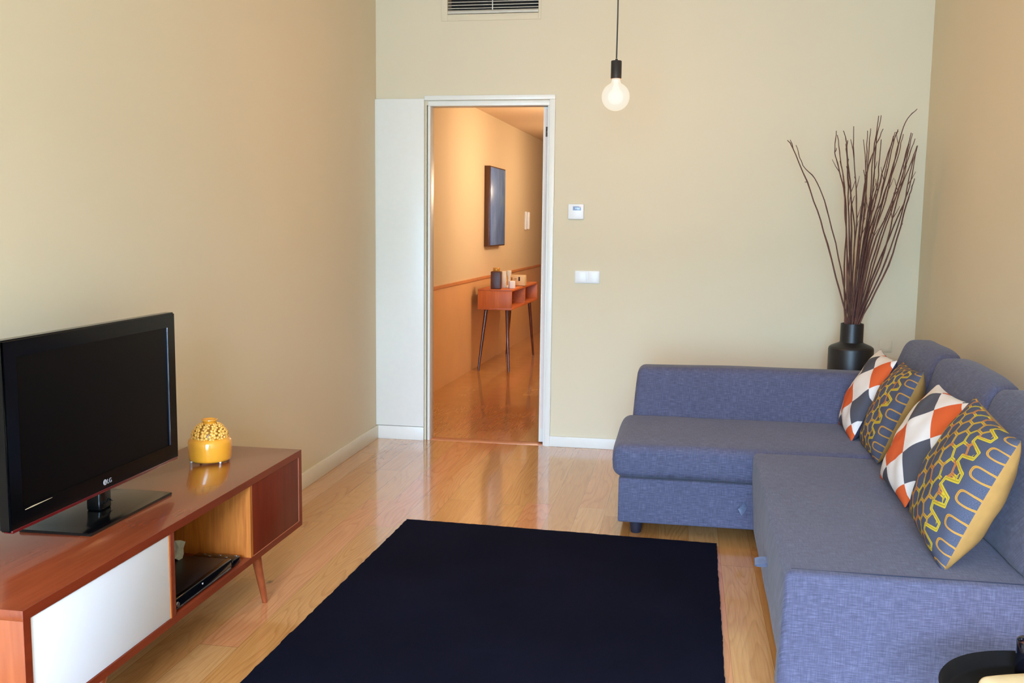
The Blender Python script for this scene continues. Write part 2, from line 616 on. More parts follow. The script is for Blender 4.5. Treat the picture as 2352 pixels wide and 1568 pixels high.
def honey_mat():
    t = NT('honeycomb_line_print')
    uv = t.coord('UV')
    u, v = t.sep(uv)[:2]
    # x axis of the hexagon grid runs up the cushion, y axis across it
    px = t.math('ADD', t.math('MULTIPLY', v, 8.0), 20.0)
    py = t.math('ADD', t.math('MULTIPLY', u, 9.4), 17.32)
    rx, ry = 1.0, 1.7320508

    def cell(ax_, ay_):
        cx = t.math('SUBTRACT', t.math('MODULO', ax_, rx), rx / 2)
        cy = t.math('SUBTRACT', t.math('MODULO', ay_, ry), ry / 2)
        return cx, cy
    ax_, ay_ = cell(px, py)
    bx_, by_ = cell(t.math('ADD', px, rx / 2), t.math('ADD', py, ry / 2))
    la = t.math('ADD', t.math('MULTIPLY', ax_, ax_), t.math('MULTIPLY', ay_, ay_))
    lb = t.math('ADD', t.math('MULTIPLY', bx_, bx_), t.math('MULTIPLY', by_, by_))
    useb = t.math('LESS_THAN', lb, la)

    def sel(p, q):
        return t.math('ADD', t.math('MULTIPLY', q, useb), t.math('MULTIPLY', p, t.math('SUBTRACT', 1.0, useb)))
    gx, gy = sel(ax_, bx_), sel(ay_, by_)
    agx, agy = t.math('ABSOLUTE', gx), t.math('ABSOLUTE', gy)
    slant = t.math('ADD', t.math('MULTIPLY', agx, 0.5), t.math('MULTIPLY', agy, 0.8660254))
    d = t.math('MAXIMUM', slant, agx)
    e = t.math('SUBTRACT', 0.5, d)
    # towards the near edge the hexagons open into a meandering double line and a row of loops
    fv = t.math('FRACT', t.math('ADD', t.math('MULTIPLY', v, 6.4), 0.3))
    qv = t.math('DIVIDE', t.math('ABSOLUTE', t.math('SUBTRACT', fv, 0.5)), 6.4)      # folded height 0..0.078
    A_, Y1, Y2, CU = 0.066, 0.024, 0.054, 0.745
    xx = t.math('SUBTRACT', u, CU)

    def length(a_, b_):
        return t.math('SQRT', t.math('ADD', t.math('MULTIPLY', a_, a_), t.math('MULTIPLY', b_, b_)))
    d1 = length(t.math('ADD', xx, A_), t.math('MAXIMUM', t.math('SUBTRACT', qv, Y1), 0.0))
    d3 = length(t.math('SUBTRACT', xx, A_), t.math('MAXIMUM', t.math('SUBTRACT', Y2, qv), 0.0))
    lx, ly = 2 * A_, Y2 - Y1
    tt = t.math('DIVIDE', t.math('ADD', t.math('MULTIPLY', t.math('ADD', xx, A_), lx), t.math('MULTIPLY', t.math('SUBTRACT', qv, Y1), ly)), lx * lx + ly * ly, clamp=True)
    d2 = length(t.math('SUBTRACT', t.math('ADD', xx, A_), t.math('MULTIPLY', tt, lx)), t.math('SUBTRACT', t.math('SUBTRACT', qv, Y1), t.math('MULTIPLY', tt, ly)))
    md = t.math('MINIMUM', t.math('MINIMUM', d1, d2), d3)
    mc = t.math('ADD', t.math('MULTIPLY', t.math('DIVIDE', t.math('SUBTRACT', qv, Y1), ly, clamp=True), 2 * A_), CU - A_)
    mline = t.math('LESS_THAN', md, 0.0125)
    mcore = t.math('LESS_THAN', md, 0.0028)
    lv = t.math('DIVIDE', qv, 0.043)
    lu = t.math('DIVIDE', t.math('ABSOLUTE', t.math('SUBTRACT', u, 0.945)), 0.095)
    lr = t.math('POWER', t.math('ADD', t.math('POWER', lu, 3.0), t.math('POWER', lv, 3.0)), 0.3333)
    lo = t.math('ABSOLUTE', t.math('SUBTRACT', lr, 0.86))
    loop = t.math('LESS_THAN', lo, 0.12)
    hexzone = t.math('LESS_THAN', u, t.math('SUBTRACT', mc, 0.03))
    hexline = t.math('MULTIPLY', t.math('LESS_THAN', e, 0.09), hexzone)
    hexcore = t.math('MULTIPLY', t.math('LESS_THAN', e, 0.026), hexzone)
    line = t.math('MAXIMUM', t.math('MAXIMUM', hexline, mline), loop)
    core = t.math('MAXIMUM', hexcore, t.math('MAXIMUM', mcore, t.math('LESS_THAN', lo, 0.035)))
    row = t.math('FLOOR', t.math('MULTIPLY', py, 2 / ry))
    tone = t.math('MODULO', row, 2.0)
    halftone = t.math('GREATER_THAN', t.noise(t.mapping(uv, scale=(3.5, 5, 1)), 1.0, 1), 0.5)
    tone = t.math('ABSOLUTE', t.math('SUBTRACT', tone, t.math('MULTIPLY', halftone, 0.6)))
    tone = t.math('MULTIPLY', tone, hexzone)
    tone = t.math('MAXIMUM', tone, t.math('MULTIPLY', loop, 0.7))
    lc = t.mix(tone, s2l((206, 180, 52)), s2l((200, 126, 62)))
    weave = t.noise(t.mapping(uv, scale=(260, 260, 1)), 1.0, 2)
    ground = t.ramp(weave, [(0.3, s2l((62, 68, 84))), (0.7, s2l((92, 96, 114)))])
    c = t.mix(line, ground, lc)
    c = t.mix(t.math('MULTIPLY', core, 0.55), c, s2l((96, 84, 54)))
    t.col(c)
    t.set(Roughness=0.9)
    t.b.inputs['Specular IOR Level'].default_value = 0.2
    t.bump(weave, 0.3, 0.0008)
    return t.m


M['diamond'] = diamond_mat()
M['honey'] = honey_mat()

# ------------------------------------------------------------------ room shell
RW, CH = 3.262, 2.95
DX0, DX1, DZ = 0.352, 1.088, 2.105
fl = B(-0.25, RW + 0.2, REAR - 0.2, 0.03, -0.1, 0.0)
struct('floor', fl, M['floor'])
struct('wall_left', B(-0.15, 0.0, REAR, 0.0, 0, CH), M['wall'])
struct('wall_right', B(RW, RW + 0.15, REAR, 0.0, 0, CH), M['wall'])
struct('ceiling', B(-0.15, RW + 0.15, REAR - .15, 0.15, CH, CH + 0.1), M['ceiling'])
VX0, VX1, VZ0, VZ1 = 0.455, 1.015, 2.642, 2.80
struct('wall_back', wall_with_holes(-0.15, RW + 0.15, 0, CH, 0.0, 0.15,
       [(0.326, DX1 + .01, -1, DZ), (VX0, VX1, VZ0, VZ1)]), M['wall'])
struct('wall_rear', wall_with_holes(-0.15, RW + 0.15, 0, CH, REAR - 0.15, REAR, [(WX0, WX1, WZ0, WZ1)]), M['wall'])
# window in the rear wall (behind the camera, the daylight comes through it)
bm = bmesh.new()
for a, b in ((WX0 - .05, WX0 + .03), (WX1 - .03, WX1 + .05), ((WX0 + WX1) / 2 - .03, (WX0 + WX1) / 2 + .03)):
    box(bm, a, b, REAR - 0.08, REAR + 0.015, WZ0 - .04, WZ1 + .04)
for a, b in ((WZ0 - .04, WZ0 + .03), (WZ1 - .03, WZ1 + .05)):
    box(bm, WX0 - .05, WX1 + .05, REAR - 0.079, REAR + 0.014, a, b)
struct('window_1', bm, M['trim'])

# baseboards
bb = B(0.0, 0.015, REAR, 0.0 - .02, 0, 0.085, bevel=0.003)
struct('baseboard_left', bb, M['base_left'], smooth=30)
struct('baseboard_back', B(1.106, RW, -0.016, 0.0, 0, 0.066, bevel=0.003), M['trim'], smooth=30)
struct('baseboard_right', B(RW - 0.015, RW, REAR, -0.016, 0, 0.075, bevel=0.003), M['trim'], smooth=30)
# white pocket panel left of the doorway
bm = B(0.0, 0.315, -0.024, 0.0, 0.088, 2.142, bevel=0.0015)
box(bm, 0.0145, 0.315, -0.028, 0.0, 0.0, 0.085, bevel=0.0015)
struct('trim_1', bm, M['trim'], smooth=30)
# door casing: outer architrave, recessed groove, inner jamb
bm = bmesh.new()
box(bm, 0.3155, 1.128, -0.020, 0.0, 2.132, 2.160, bevel=0.002)            # head, outer band
box(bm, 1.094, 1.128, -0.020, 0.0, 0.0, 2.1315, bevel=0.002)               # right side
box(bm, 0.336, 1.0935, -0.010, 0.080, 2.098, 2.128, bevel=0.002)            # head, inner band
box(bm, 0.336, 0.352, -0.014, 0.080, 0.0, 2.0975, bevel=0.002)              # left jamb
box(bm, 1.082, 1.0935, -0.004, 0.030, 0.0, 2.0975, bevel=0.001)
struct('trim_2', bm, M['trim'], smooth=30)
# threshold board
struct('trim_3', B(0.352, 1.08, -0.004, 0.082, -0.02, 0.002, bevel=0.001), plain('pinkish_threshold_wood', (216, 142, 98), rough=0.35, coat=0.1, var=0.08, scale=8), smooth=30)

# open door leaf in the hall, seen from its edge
LA = math.radians(1.5)
door = bpy.data.objects.new('door_1', None)
COL.objects.link(door)
door['kind'] = 'structure'
door.location = (1.048, 0.05, 0)
WM[door.name] = Matrix.Translation((1.048, 0.05, 0))
obj('door_leaf', B(1.048, 1.082, 0.05, 0.80, 0.012, 2.095, bevel=0.0015), M['trim'], door, smooth=30)
obj('door_edge_strip', B(1.057, 1.080, 0.046, 0.05, 0.10, 2.08), M['door_edge'], door, smooth=None)
hb = bmesh.new()
box(hb, 1.064, 1.078, 0.040, 0.046, 1.915, 1.975, bevel=0.002)
lathe(hb, [(0.0, 0), (0.006, 0), (0.006, .022), (0.0, .022)], 1.074, 0.038, 1.948, n=14)
lathe(hb, [(0.0, 0), (0.006, 0), (0.006, .022), (0.0, .022)], 1.074, 0.038, 1.918, n=14)
obj('hinge', hb, M['hinge'], door)
obj('latch_plate', B(1.050, 1.056, 0.0455, 0.0495, 1.07, 1.14, bevel=0.001), M['white'], door)

# ------------------------------------------------------------------ hall beyond the doorway
K = 0.03
X0 = -0.14


def hx(y): return X0 + K * y


HY1 = 7.3


def slab(pts, z0, z1):
    bm = bmesh.new()
    a = [bm.verts.new((p[0], p[1], z0)) for p in pts]
    b = [bm.verts.new((p[0], p[1], z1)) for p in pts]
    bm.faces.new(a); bm.faces.new(b)
    n = len(pts)
    for i in range(n):
        bm.faces.new((a[i], a[(i + 1) % n], b[(i + 1) % n], b[i]))
    return bm


struct('floor_hall', slab([(-0.4, 0.0301), (1.7, 0.0301), (1.7, HY1), (-0.4, HY1)], -0.1, 0.0), M['floor'])
struct('wall_hall_left', slab([(hx(.15) - .12, .15), (hx(.15), .15), (hx(HY1), HY1), (hx(HY1) - .12, HY1)], 0, 2.46), M['hallwall'])
struct('wall_hall_right', B(1.32, 1.44, 0.15, HY1, 0, 2.46), M['hallwall'])
struct('wall_hall_end', B(-0.3, 1.7, HY1, HY1 + .12, 0, 2.46), M['hallwall'])
struct('ceiling_hall', B(-0.4, 1.7, 0.15, HY1 + .12, 2.46, 2.56), M['hallceil'])
struct('trim_4', slab([(hx(.16), .16), (hx(.16) + .010, .16), (hx(HY1 - .01) + .010, HY1 - .01), (hx(HY1 - .01), HY1 - .01)], 0.0, 0.845), M['wains'])
struct('trim_5', slab([(hx(.16), .16), (hx(.16) + .022, .16), (hx(HY1 - .01) + .022, HY1 - .01), (hx(HY1 - .01), HY1 - .01)], 0.8455, 0.868), M['cap'])
# dark door with a glazed transom at the end of the hall
d2 = bpy.data.objects.new('door_2', None)
COL.objects.link(d2)
d2['kind'] = 'structure'
d2.location = (0.6, HY1, 0)
WM[d2.name] = Matrix.Translation((0.6, HY1, 0))
obj('door_leaf', B(0.16, 0.98, HY1 - .035, HY1 - .001, 0.01, 1.98, bevel=.003), plain('dark_door_wood', (92, 54, 34), rough=0.4, var=0.1), d2)
obj('door_frame', box(B(0.115, 0.155, HY1 - .05, HY1 - .001, 0, 2.38), 0.985, 1.03, HY1 - .05, HY1 - .001, 0, 2.38), plain('grey_frame_paint', (176, 168, 158), rough=.5), d2, smooth=None)
obj('transom_pane', B(0.16, 0.98, HY1 - .03, HY1 - .001, 2.02, 2.38), plain('milky_transom_glass', (206, 204, 200), rough=.15), d2)

# air vent above the door
vt = thing('air_vent', 'slatted metal air vent grille set high in the back wall above the doorway', 'vent', (0.735, 0.0, 2.60))
bm = bmesh.new()
box(bm, 0.417, VX0, -0.006, 0.0, 2.604, 2.84, bevel=0.0015)
box(bm, VX1, 1.03, -0.006, 0.0, 2.604, 2.84, bevel=0.0015)
box(bm, VX0, VX1, -0.006, 0.0, 2.604, VZ0, bevel=0.0015)
box(bm, VX0, VX1, -0.006, 0.0, VZ1, 2.84, bevel=0.0015)
obj('frame', bm, M['wall'], vt)
obj('duct', box(B(VX0, VX1, 0.10, 0.12, VZ0, VZ1), VX0, VX1, 0.02, .1, VZ0, VZ0 + .001), M['vent_dark'], vt, smooth=None)
zz = VZ0 + 0.034
while zz < VZ1:
    bm = bmesh.new()
    pr = [(0.003, 0.0), (0.030, 0.011), (0.030, 0.0135), (0.003, 0.0035)]
    a = [bm.verts.new((VX0 + .001, y, zz + z)) for y, z in pr]
    b = [bm.verts.new((VX1 - .001, y, zz + z)) for y, z in pr]
    bm.faces.new(a); bm.faces.new(b)
    for i in range(4): bm.faces.new((a[i], a[(i + 1) % 4], b[(i + 1) % 4], b[i]))
    obj('slat', bm, M['vent_metal'], vt, smooth=None)
    zz += 0.0185
bm = bmesh.new()
pr = [(-0.004, 0.004), (0.006, 0.003), (0.035, 0.024), (0.035, 0.027), (0.003, 0.026), (-0.004, 0.018)]
a = [bm.verts.new((VX0 + .001, y, VZ0 + z)) for y, z in pr]
b = [bm.verts.new((VX1 - .001, y, VZ0 + z)) for y, z in pr]
bm.faces.new(a); bm.faces.new(b)
for i in range(6): bm.faces.new((a[i], a[(i + 1) % 6], b[(i + 1) % 6], b[i]))
obj('bottom_blade', bm, M['vent_metal'], vt)
obj('divider', B(0.7305, 0.7365, -0.003, 0.003, VZ0 + .024, VZ1, bevel=.001), M['vent_metal'], vt)

# thermostat and switches
th = thing('thermostat', 'square white thermostat with small blue display on the wall right of the doorway', 'thermostat', (1.265, 0, 1.415))
obj('housing', B(1.218, 1.313, -0.022, 0.0, 1.417, 1.508, bevel=0.004), M['white'], th)
dp = obj('display', B(1.247, 1.297, -0.0228, -0.0215, 1.470, 1.494, bevel=0.0003), M['lcd'], th)
obj('digits', box(B(1.262, 1.267, -0.0233, -0.0227, 1.477, 1.487), 1.270, 1.277, -0.0233, -0.0227, 1.477, 1.487), M['lcd_digit'], dp, smooth=None)
sw = thing('light_switch', 'white double rocker light switch plate on the wall below the thermostat', 'light switch', (1.341, 0, 1.03))
obj('plate', B(1.266, 1.417, -0.008, 0.0, 1.028, 1.104, bevel=0.003), M['white'], sw)
obj('rocker', B(1.2725, 1.338, -0.013, -0.008, 1.034, 1.098, bevel=0.002), M['white'], sw)
obj('rocker', B(1.3445, 1.411, -0.013, -0.008, 1.034, 1.098, bevel=0.002), M['white'], sw)

# ------------------------------------------------------------------ pendant bulb
PX, PY, PZ = 1.596, -1.5, 1.953
pend = thing('pendant_lamp', 'bare glowing globe bulb hanging from the ceiling on a thin black cord', 'pendant lamp', (PX, PY, 1.89))
obj('cord', tube(bmesh.new(), [(PX, PY, 2.12), (PX + .001, PY, 2.3), (PX - .0005, PY, 2.6), (PX, PY, CH)], 0.0032, n=8), M['cord'], pend)
obj('socket', lathe(bmesh.new(), [(0, .085), (.005, .085), (.006, .078), (.0225, .0765), (.024, .0745), (.024, -.002), (.0215, -.002), (.0215, .02), (0, .02)], PX, PY, 2.033, n=36), M['socket'], pend)
prof = []
for i in range(33):
    a = -PI / 2 + PI * i / 32 * 0.872
    prof.append((0.0625 * math.cos(a), 0.0625 * math.sin(a)))
prof[0] = (0, -0.0625)
prof += [(0.019, 0.068), (0.017, 0.085), (0, 0.085)]
t = NT('frosted_glowing_glass')
lw = t.n('ShaderNodeLayerWeight')
lw.inputs['Blend'].default_value = 0.35
em = t.n('ShaderNodeEmission')
t.l(t.mix(lw.outputs['Facing'], (1.0, 0.96, 0.84), (1.0, 0.84, 0.60)), em.inputs['Color'])
em.inputs['Strength'].default_value = 1.05
tr = t.n('ShaderNodeBsdfTransparent')
mx = t.n('ShaderNodeMixShader')
mx.inputs[0].default_value = 0.5
t.l(tr.outputs[0], mx.inputs[1])
t.l(em.outputs[0], mx.inputs[2])
t.l(mx.outputs[0], t.t.nodes['Material Output'].inputs['Surface'])
obj('bulb', lathe(bmesh.new(), prof, PX, PY, PZ, n=48), t.m, pend, smooth=60)
t2 = NT('glowing_filament_core')
em2 = t2.n('ShaderNodeEmission')
em2.inputs['Color'].default_value = (1.0, 0.93, 0.80, 1)
em2.inputs['Strength'].default_value = 1.2
lw2 = t2.n('ShaderNodeLayerWeight')
lw2.inputs['Blend'].default_value = 0.5
mx2 = t2.n('ShaderNodeMixShader')
t2.l(t2.math('POWER', lw2.outputs['Facing'], 0.55), mx2.inputs[0])
t2.l(em2.outputs[0], mx2.inputs[1])
t2.l(t2.n('ShaderNodeBsdfTransparent').outputs[0], mx2.inputs[2])
t2.l(mx2.outputs[0], t2.t.nodes['Material Output'].inputs['Surface'])
core = [(0, -.036)] + [(.036 * math.cos(a_), .036 * math.sin(a_)) for a_ in [(-PI / 2 + PI * k / 16) for k in range(1, 14)]] + [(.012, .05), (.011, .074), (0, .074)]
obj('filament', lathe(bmesh.new(), core, PX, PY, PZ, n=32), t2.m, pend, smooth=60)
light('pendant_bulb_light', 'POINT', (PX, PY, PZ), 55.0, (1.0, 0.50, 0.20), size=0.052)
obj('canopy', lathe(bmesh.new(), [(0, 0), (.045, 0), (.045, .02), (0, .022)], PX, PY, CH - .022, n=32), M['socket'], pend)

# ------------------------------------------------------------------ rug
def rug():
    bm = bmesh.new()
    P = [Vector((0.689, -1.707)), Vector((2.100, -1.765)), Vector((2.075, -4.05)), Vector((0.640, -4.05))]
    nx, ny = 70, 110
    top = []
    rnd = random.Random(4)
    for j in range(ny + 1):
        row = []
        for i in range(nx + 1):
            u, v = i / nx, j / ny
            p = (P[0] * (1 - u) + P[1] * u) * (1 - v) + (P[3] * (1 - u) + P[2] * u) * v
            if i in (0, nx) or j in (0, ny):
                p = p + Vector((rnd.uniform(-.0022, .0022), rnd.uniform(-.0022, .0022)))
            z = 0.0115 + 0.0012 * noise.noise(Vector((p.x * 2.3, p.y * 2.3, 0)))
            # pressed ring and bar left by furniture
            d = (p - Vector((1.33, -2.72))).length
            z -= 0.0018 * math.exp(-((d - .055) / .012) ** 2)
            if abs(p.x - 1.25) < .17: z -= 0.0018 * math.exp(-((p.y + 3.06) / .014) ** 2)
            row.append(bm.verts.new((p.x, p.y, z)))
        top.append(row)
    for j in range(ny):
        for i in range(nx):
            bm.faces.new((top[j][i], top[j][i + 1], top[j + 1][i + 1], top[j + 1][i]))
    edge = [e for e in bm.edges if e.is_boundary]
    r = bmesh.ops.extrude_edge_only(bm, edges=edge)
    for v in r['geom']:
        if isinstance(v, bmesh.types.BMVert): v.co.z = 0.0005
    return bm


tag(obj('rug', rug(), M['rug'], smooth=50, origin=(1.38, -2.9, 0.0)), 'large plain navy black rug lying on the wooden floor in front of the sofa', 'rug')

# ------------------------------------------------------------------ TV stand
SX0, SX1, SY0, SY1, SZ0, SZ1 = 0.035, 0.485, -4.105, -2.473, 0.205, 0.505
st = thing('tv_stand', 'low reddish brown wooden media cabinet on slanted turned legs against the left wall', 'tv stand', ((SX0 + SX1) / 2, (SY0 + SY1) / 2, 0))
T = 0.025
obj('top_panel', B(SX0, SX1 - .001, SY0, SY1, SZ1 - T, SZ1, bevel=0.0015), M['cherry_y'], st, smooth=30)
obj('bottom_panel', B(SX0, SX1 - .001, SY0, SY1, SZ0, SZ0 + T - .003, bevel=0.001), M['cherry_front'], st, smooth=30)
obj('side_panel', B(SX0, SX1 - .001, SY0, SY0 + T, SZ0 + T - .003, SZ1 - T, bevel=0.0006), M['cherry_x'], st, smooth=30)
obj('side_panel', B(SX0, SX1 - .001, SY1 - T, SY1, SZ0 + T - .003, SZ1 - T, bevel=0.0006), M['cherry_front'], st, smooth=30)
bm = bmesh.new()   # front edge banding
box(bm, SX1 - .001, SX1, SY0, SY1, SZ1 - T, SZ1)
box(bm, SX1 - .001, SX1, SY0, SY1, SZ0, SZ0 + T - .003)
box(bm, SX1 - .001, SX1, SY0, SY0 + T, SZ0 + T - .003, SZ1 - T)
box(bm, SX1 - .001, SX1, SY1 - T, SY1, SZ0 + T - .003, SZ1 - T)
obj('edge_banding', bm, M['cherry_front'], st, smooth=None)
obj('divider', B(SX0 + .01, SX1 - .0005, -3.463, -3.440, SZ0 + T - .003, SZ1 - T, bevel=.0006), M['cherry_front'], st, smooth=30)
bm = B(SX0 + .01, SX1 - .002, -2.930, -2.912, SZ0 + T - .003, SZ1 - T)
tag(obj('divider', bm, M['oak_in'], st, smooth=None), 'honey coloured inner partition')
obj('back_panel', B(SX0 + .002, SX0 + .008, SY0 + T, SY1 - T, SZ0 + T - .003, SZ1 - T), M['oak_in'], st, smooth=None)
dr = obj('door', B(SX1 - .019, SX1 - .003, -4.077, -3.468, 0.2285, 0.4775, bevel=0.001), M['white_lac'], st, smooth=30)
tag(dr, 'white lacquered door')
obj('door_edge', B(SX1 - .012, SX1 - .0012, -3.4676, -3.4632, 0.2285, 0.4775), M['oak_in'], st, smooth=None)
tag(obj('door', B(SX1 - .019, SX1 - .002, -2.910, -2.502, 0.2285, 0.4785, bevel=0.001), M['cherry_panel'], st, smooth=30), 'plain dark cherry door')
# pale edge of the wooden door
bm = bmesh.new()
box(bm, SX1 - .0025, SX1 - .0008, -2.9090, -2.5035, 0.2262, 0.2288)
box(bm, SX1 - .0025, SX1 - .0008, -2.5035, -2.5005, 0.2288, 0.4775)
obj('door_bead', bm, plain('pale_bead_wood', (196, 120, 84), rough=.3, var=.05), st, smooth=None)


def leg(top, foot, r0, r1, mat, parent, name='leg'):
    bm = bmesh.new()
    top, foot = Vector(top), Vector(foot)
    tube(bm, [foot, foot + (top - foot) * .03, foot.lerp(top, .5), top.lerp(foot, .02), top], [r1 * .8, r1, (r0 + r1) / 2, r0, r0], n=20)
    # flat foot and head
    for v in bm.verts:
        if v.co.z < foot.z + .004: v.co.z = foot.z
        if v.co.z > top.z - .004: v.co.z = top.z
    return obj(name, bm, mat, parent, smooth=50)


LT = SZ0
leg((0.462, -2.845, LT), (0.455, -2.760, 0.0), 0.018, 0.0105, M['leg_wood'], st)
leg((0.110, -2.875, LT), (0.070, -2.760, 0.0), 0.018, 0.0105, M['leg_wood'], st)
leg((0.462, -3.790, LT), (0.455, -3.875, 0.0), 0.018, 0.0105, M['leg_wood'], st)
leg((0.110, -3.760, LT), (0.070, -3.875, 0.0), 0.018, 0.0105, M['leg_wood'], st)

# media player, little box and paper in the open compartment
FZ = SZ0 + T - .003
pl = thing('media_player', 'flat black disc player lying in the open compartment of the tv stand', 'media player', (0.33, -3.235, FZ))
obj('case', B(0.20, 0.455, -3.425, -3.060, FZ + .003, FZ + .040, bevel=0.002), M['black_satin'], pl)
obj('front_panel', B(0.455, 0.474, -3.428, -3.057, FZ + .004, FZ + .041, bevel=0.004, seg=3), M['black_gloss'], pl)
obj('trim_strip', B(0.4735, 0.4752, -3.42, -3.065, FZ + .009, FZ + .0115), M['silver'], pl, smooth=None)
obj('knob', lathe(bmesh.new(), [(0, .004), (.007, .003), (.008, 0), (0, 0)], n=18), M['silver'], pl, world=False)
kb = bpy.data.objects['knob']
kb.rotation_euler = (0, PI / 2, 0)
kb.location = Vector((0.474, -3.413, FZ + .022)) - Vector((0.33, -3.235, FZ))
obj('button', B(0.4735, 0.4765, -3.262, -3.256, FZ + .026, FZ + .032, bevel=.001), M['silver'], pl)
for yy in (-3.41, -3.09):
    obj('foot', B(0.43, 0.45, yy, yy + .02, FZ, FZ + .004), M['black_satin'], pl, smooth=None)
rc = thing('remote_control', 'slim black remote control with shiny buttons lying beside the disc player', 'remote control', (0.42, -2.995, FZ))
obj('body', B(0.315, 0.470, -3.040, -2.985, FZ, FZ + .028, bevel=0.006, seg=3), M['black_gloss'], rc)
for bx, by in ((0.455, -3.0), (0.43, -3.02), (0.40, -3.005), (0.37, -3.02), (0.345, -3.005)):
    obj('button', B(bx, bx + .009, by, by + .006, FZ + .0278, FZ + .0295, bevel=.0008), M['silver'], rc)

bm = bmesh.new()
rnd = random.Random(11)
bmesh.ops.create_icosphere(bm, subdivisions=2, radius=0.03)
for v in bm.verts:
    v.co *= rnd.uniform(0.45, 1.35)
    v.co = Vector((v.co.x * .8 + .30, v.co.y * .95 - 3.098, max(0.0, v.co.z * 1.15 + .030)))
    v.co.z += FZ + .0402
tag(obj('crumpled_paper', bm, M['paper'], smooth=None, origin=(0.30, -3.098, FZ + .04)), 'small crumpled grey paper lying on the disc player', 'paper')

# ------------------------------------------------------------------ television
TX = 0.275
TY0, TY1, TZ0, TZ1 = -3.857, -3.022, 0.592, 1.080
SY = (-3.808, -3.074, 0.645, 1.034)
tv = thing('television', 'flat black television standing on the reddish brown media cabinet', 'television', (0.22, -3.40, SZ1))
bm = bmesh.new()   # bezel: one ring around the recessed screen
xo = TX - .030
oc = [(TY0, TZ0), (TY1, TZ0), (TY1, TZ1), (TY0, TZ1)]
icn = [(SY[0], SY[2]), (SY[1], SY[2]), (SY[1], SY[3]), (SY[0], SY[3])]
of = [bm.verts.new((TX, y, z)) for y, z in oc]
ob = [bm.verts.new((xo, y, z)) for y, z in oc]
inf_ = [bm.verts.new((TX, y, z)) for y, z in icn]
ib = [bm.verts.new((TX - .012, y, z)) for y, z in icn]
rim_edges = []
for i in range(4):
    j = (i + 1) % 4
    bm.faces.new((of[i], of[j], inf_[j], inf_[i]))
    bm.faces.new((of[i], of[j], ob[j], ob[i]))
    bm.faces.new((inf_[i], inf_[j], ib[j], ib[i]))
bm.edges.ensure_lookup_table()
rim_edges = [e for e in bm.edges if (e.verts[0] in of and e.verts[1] in of) or (e.verts[0] in of and e.verts[1] in ob) or (e.verts[1] in of and e.verts[0] in ob)]
bmesh.ops.bevel(bm, geom=rim_edges, offset=.0045, segments=3, affect='EDGES')
obj('bezel', bm, M['bezel'], tv)
obj('screen', B(TX - .011, TX - .0035, SY[0] - .002, SY[1] + .002, SY[2] - .002, SY[3] + .002), M['screen'], tv, smooth=None)
# thin glossy inner lip beside the screen
bm = bmesh.new()
box(bm, TX - .0035, TX + .0012, SY[1] - .0005, SY[1] + .0035, SY[2], SY[3], bevel=.001)
obj('screen_lip', bm, plain('glossy_lip', (50, 52, 62), rough=.12, coat=.5, var=.02), tv)
obj('lower_edge', B(TX - .026, TX + .0006, TY0 + .006, TY1 - .008, TZ0 - .0035, TZ0 + .006, bevel=.002), M['red_gloss'], tv)
bm = bmesh.new()
box(bm, TX - .0285, TX - .0115, TY0 + .01, TY1 - .01, TZ0 + .01, TZ1 - .01)
box(bm, TX - .085, TX - .030, TY0 + .045, TY1 - .045, TZ0 + .04, TZ1 - .04, bevel=.02, seg=4)
box(bm, TX - .045, TX - .0285, TY0 + .003, TY1 - .003, TZ0 + .003, TZ1 - .003, bevel=.006, seg=3)
obj('rear_casing', bm, M['bezel_side'], tv)
# light line low on the bezel
bm = bmesh.new()
tube(bm, [(TX + .0003, -3.800, .6375), (TX + .0005, -3.77, .6385), (TX + .0003, -3.69, .6395)], [.0008, .0016, .0004], n=8)
obj('status_light', bm, plain('pale_indicator', (214, 196, 160), rough=.3, var=.01), tv)
# emblem and letters on the lower bezel
def text_part(body, size, name, mat, parent, origin_world, ext=0.0004):
    cu = bpy.data.curves.new(name, 'FONT')
    cu.body = body
    cu.size = size
    cu.extrude = ext
    cu.align_x = 'LEFT'
    to = bpy.data.objects.new(name + '_curve', cu)
    COL.objects.link(to)
    bpy.context.view_layer.update()
    me = bpy.data.meshes.new_from_object(to.evaluated_get(bpy.context.evaluated_depsgraph_get()))
    bpy.data.objects.remove(to)
    bm = bmesh.new()
    bm.from_mesh(me)
    # text x -> world +y, text y -> world +z, facing +x
    mt = Matrix(((0, 0, 1, 0), (1, 0, 0, 0), (0, 1, 0, 0), (0, 0, 0, 1)))
    bm.transform(Matrix.Translation(origin_world) @ mt)
    return obj(name, bm, mat, parent, smooth=None)


text_part('LG', 0.0195, 'logo_letters', M['logo'], tv, (TX + .0003, -3.437, 0.6105))
bm = bmesh.new()
lathe(bm, [(0, 0), (.0085, 0), (.0085, .0008), (0, .0008)], n=28)
bm.transform(Matrix.Translation((TX + .0002, -3.4475, 0.6175)) @ Matrix.Rotation(PI / 2, 4, 'Y'))
em_ = obj('logo_emblem', bm, M['logo'], tv, smooth=30)
text_part('L', 0.009, 'emblem_mark', M['bezel'], em_, (TX + .0011, -3.4492, 0.6140))
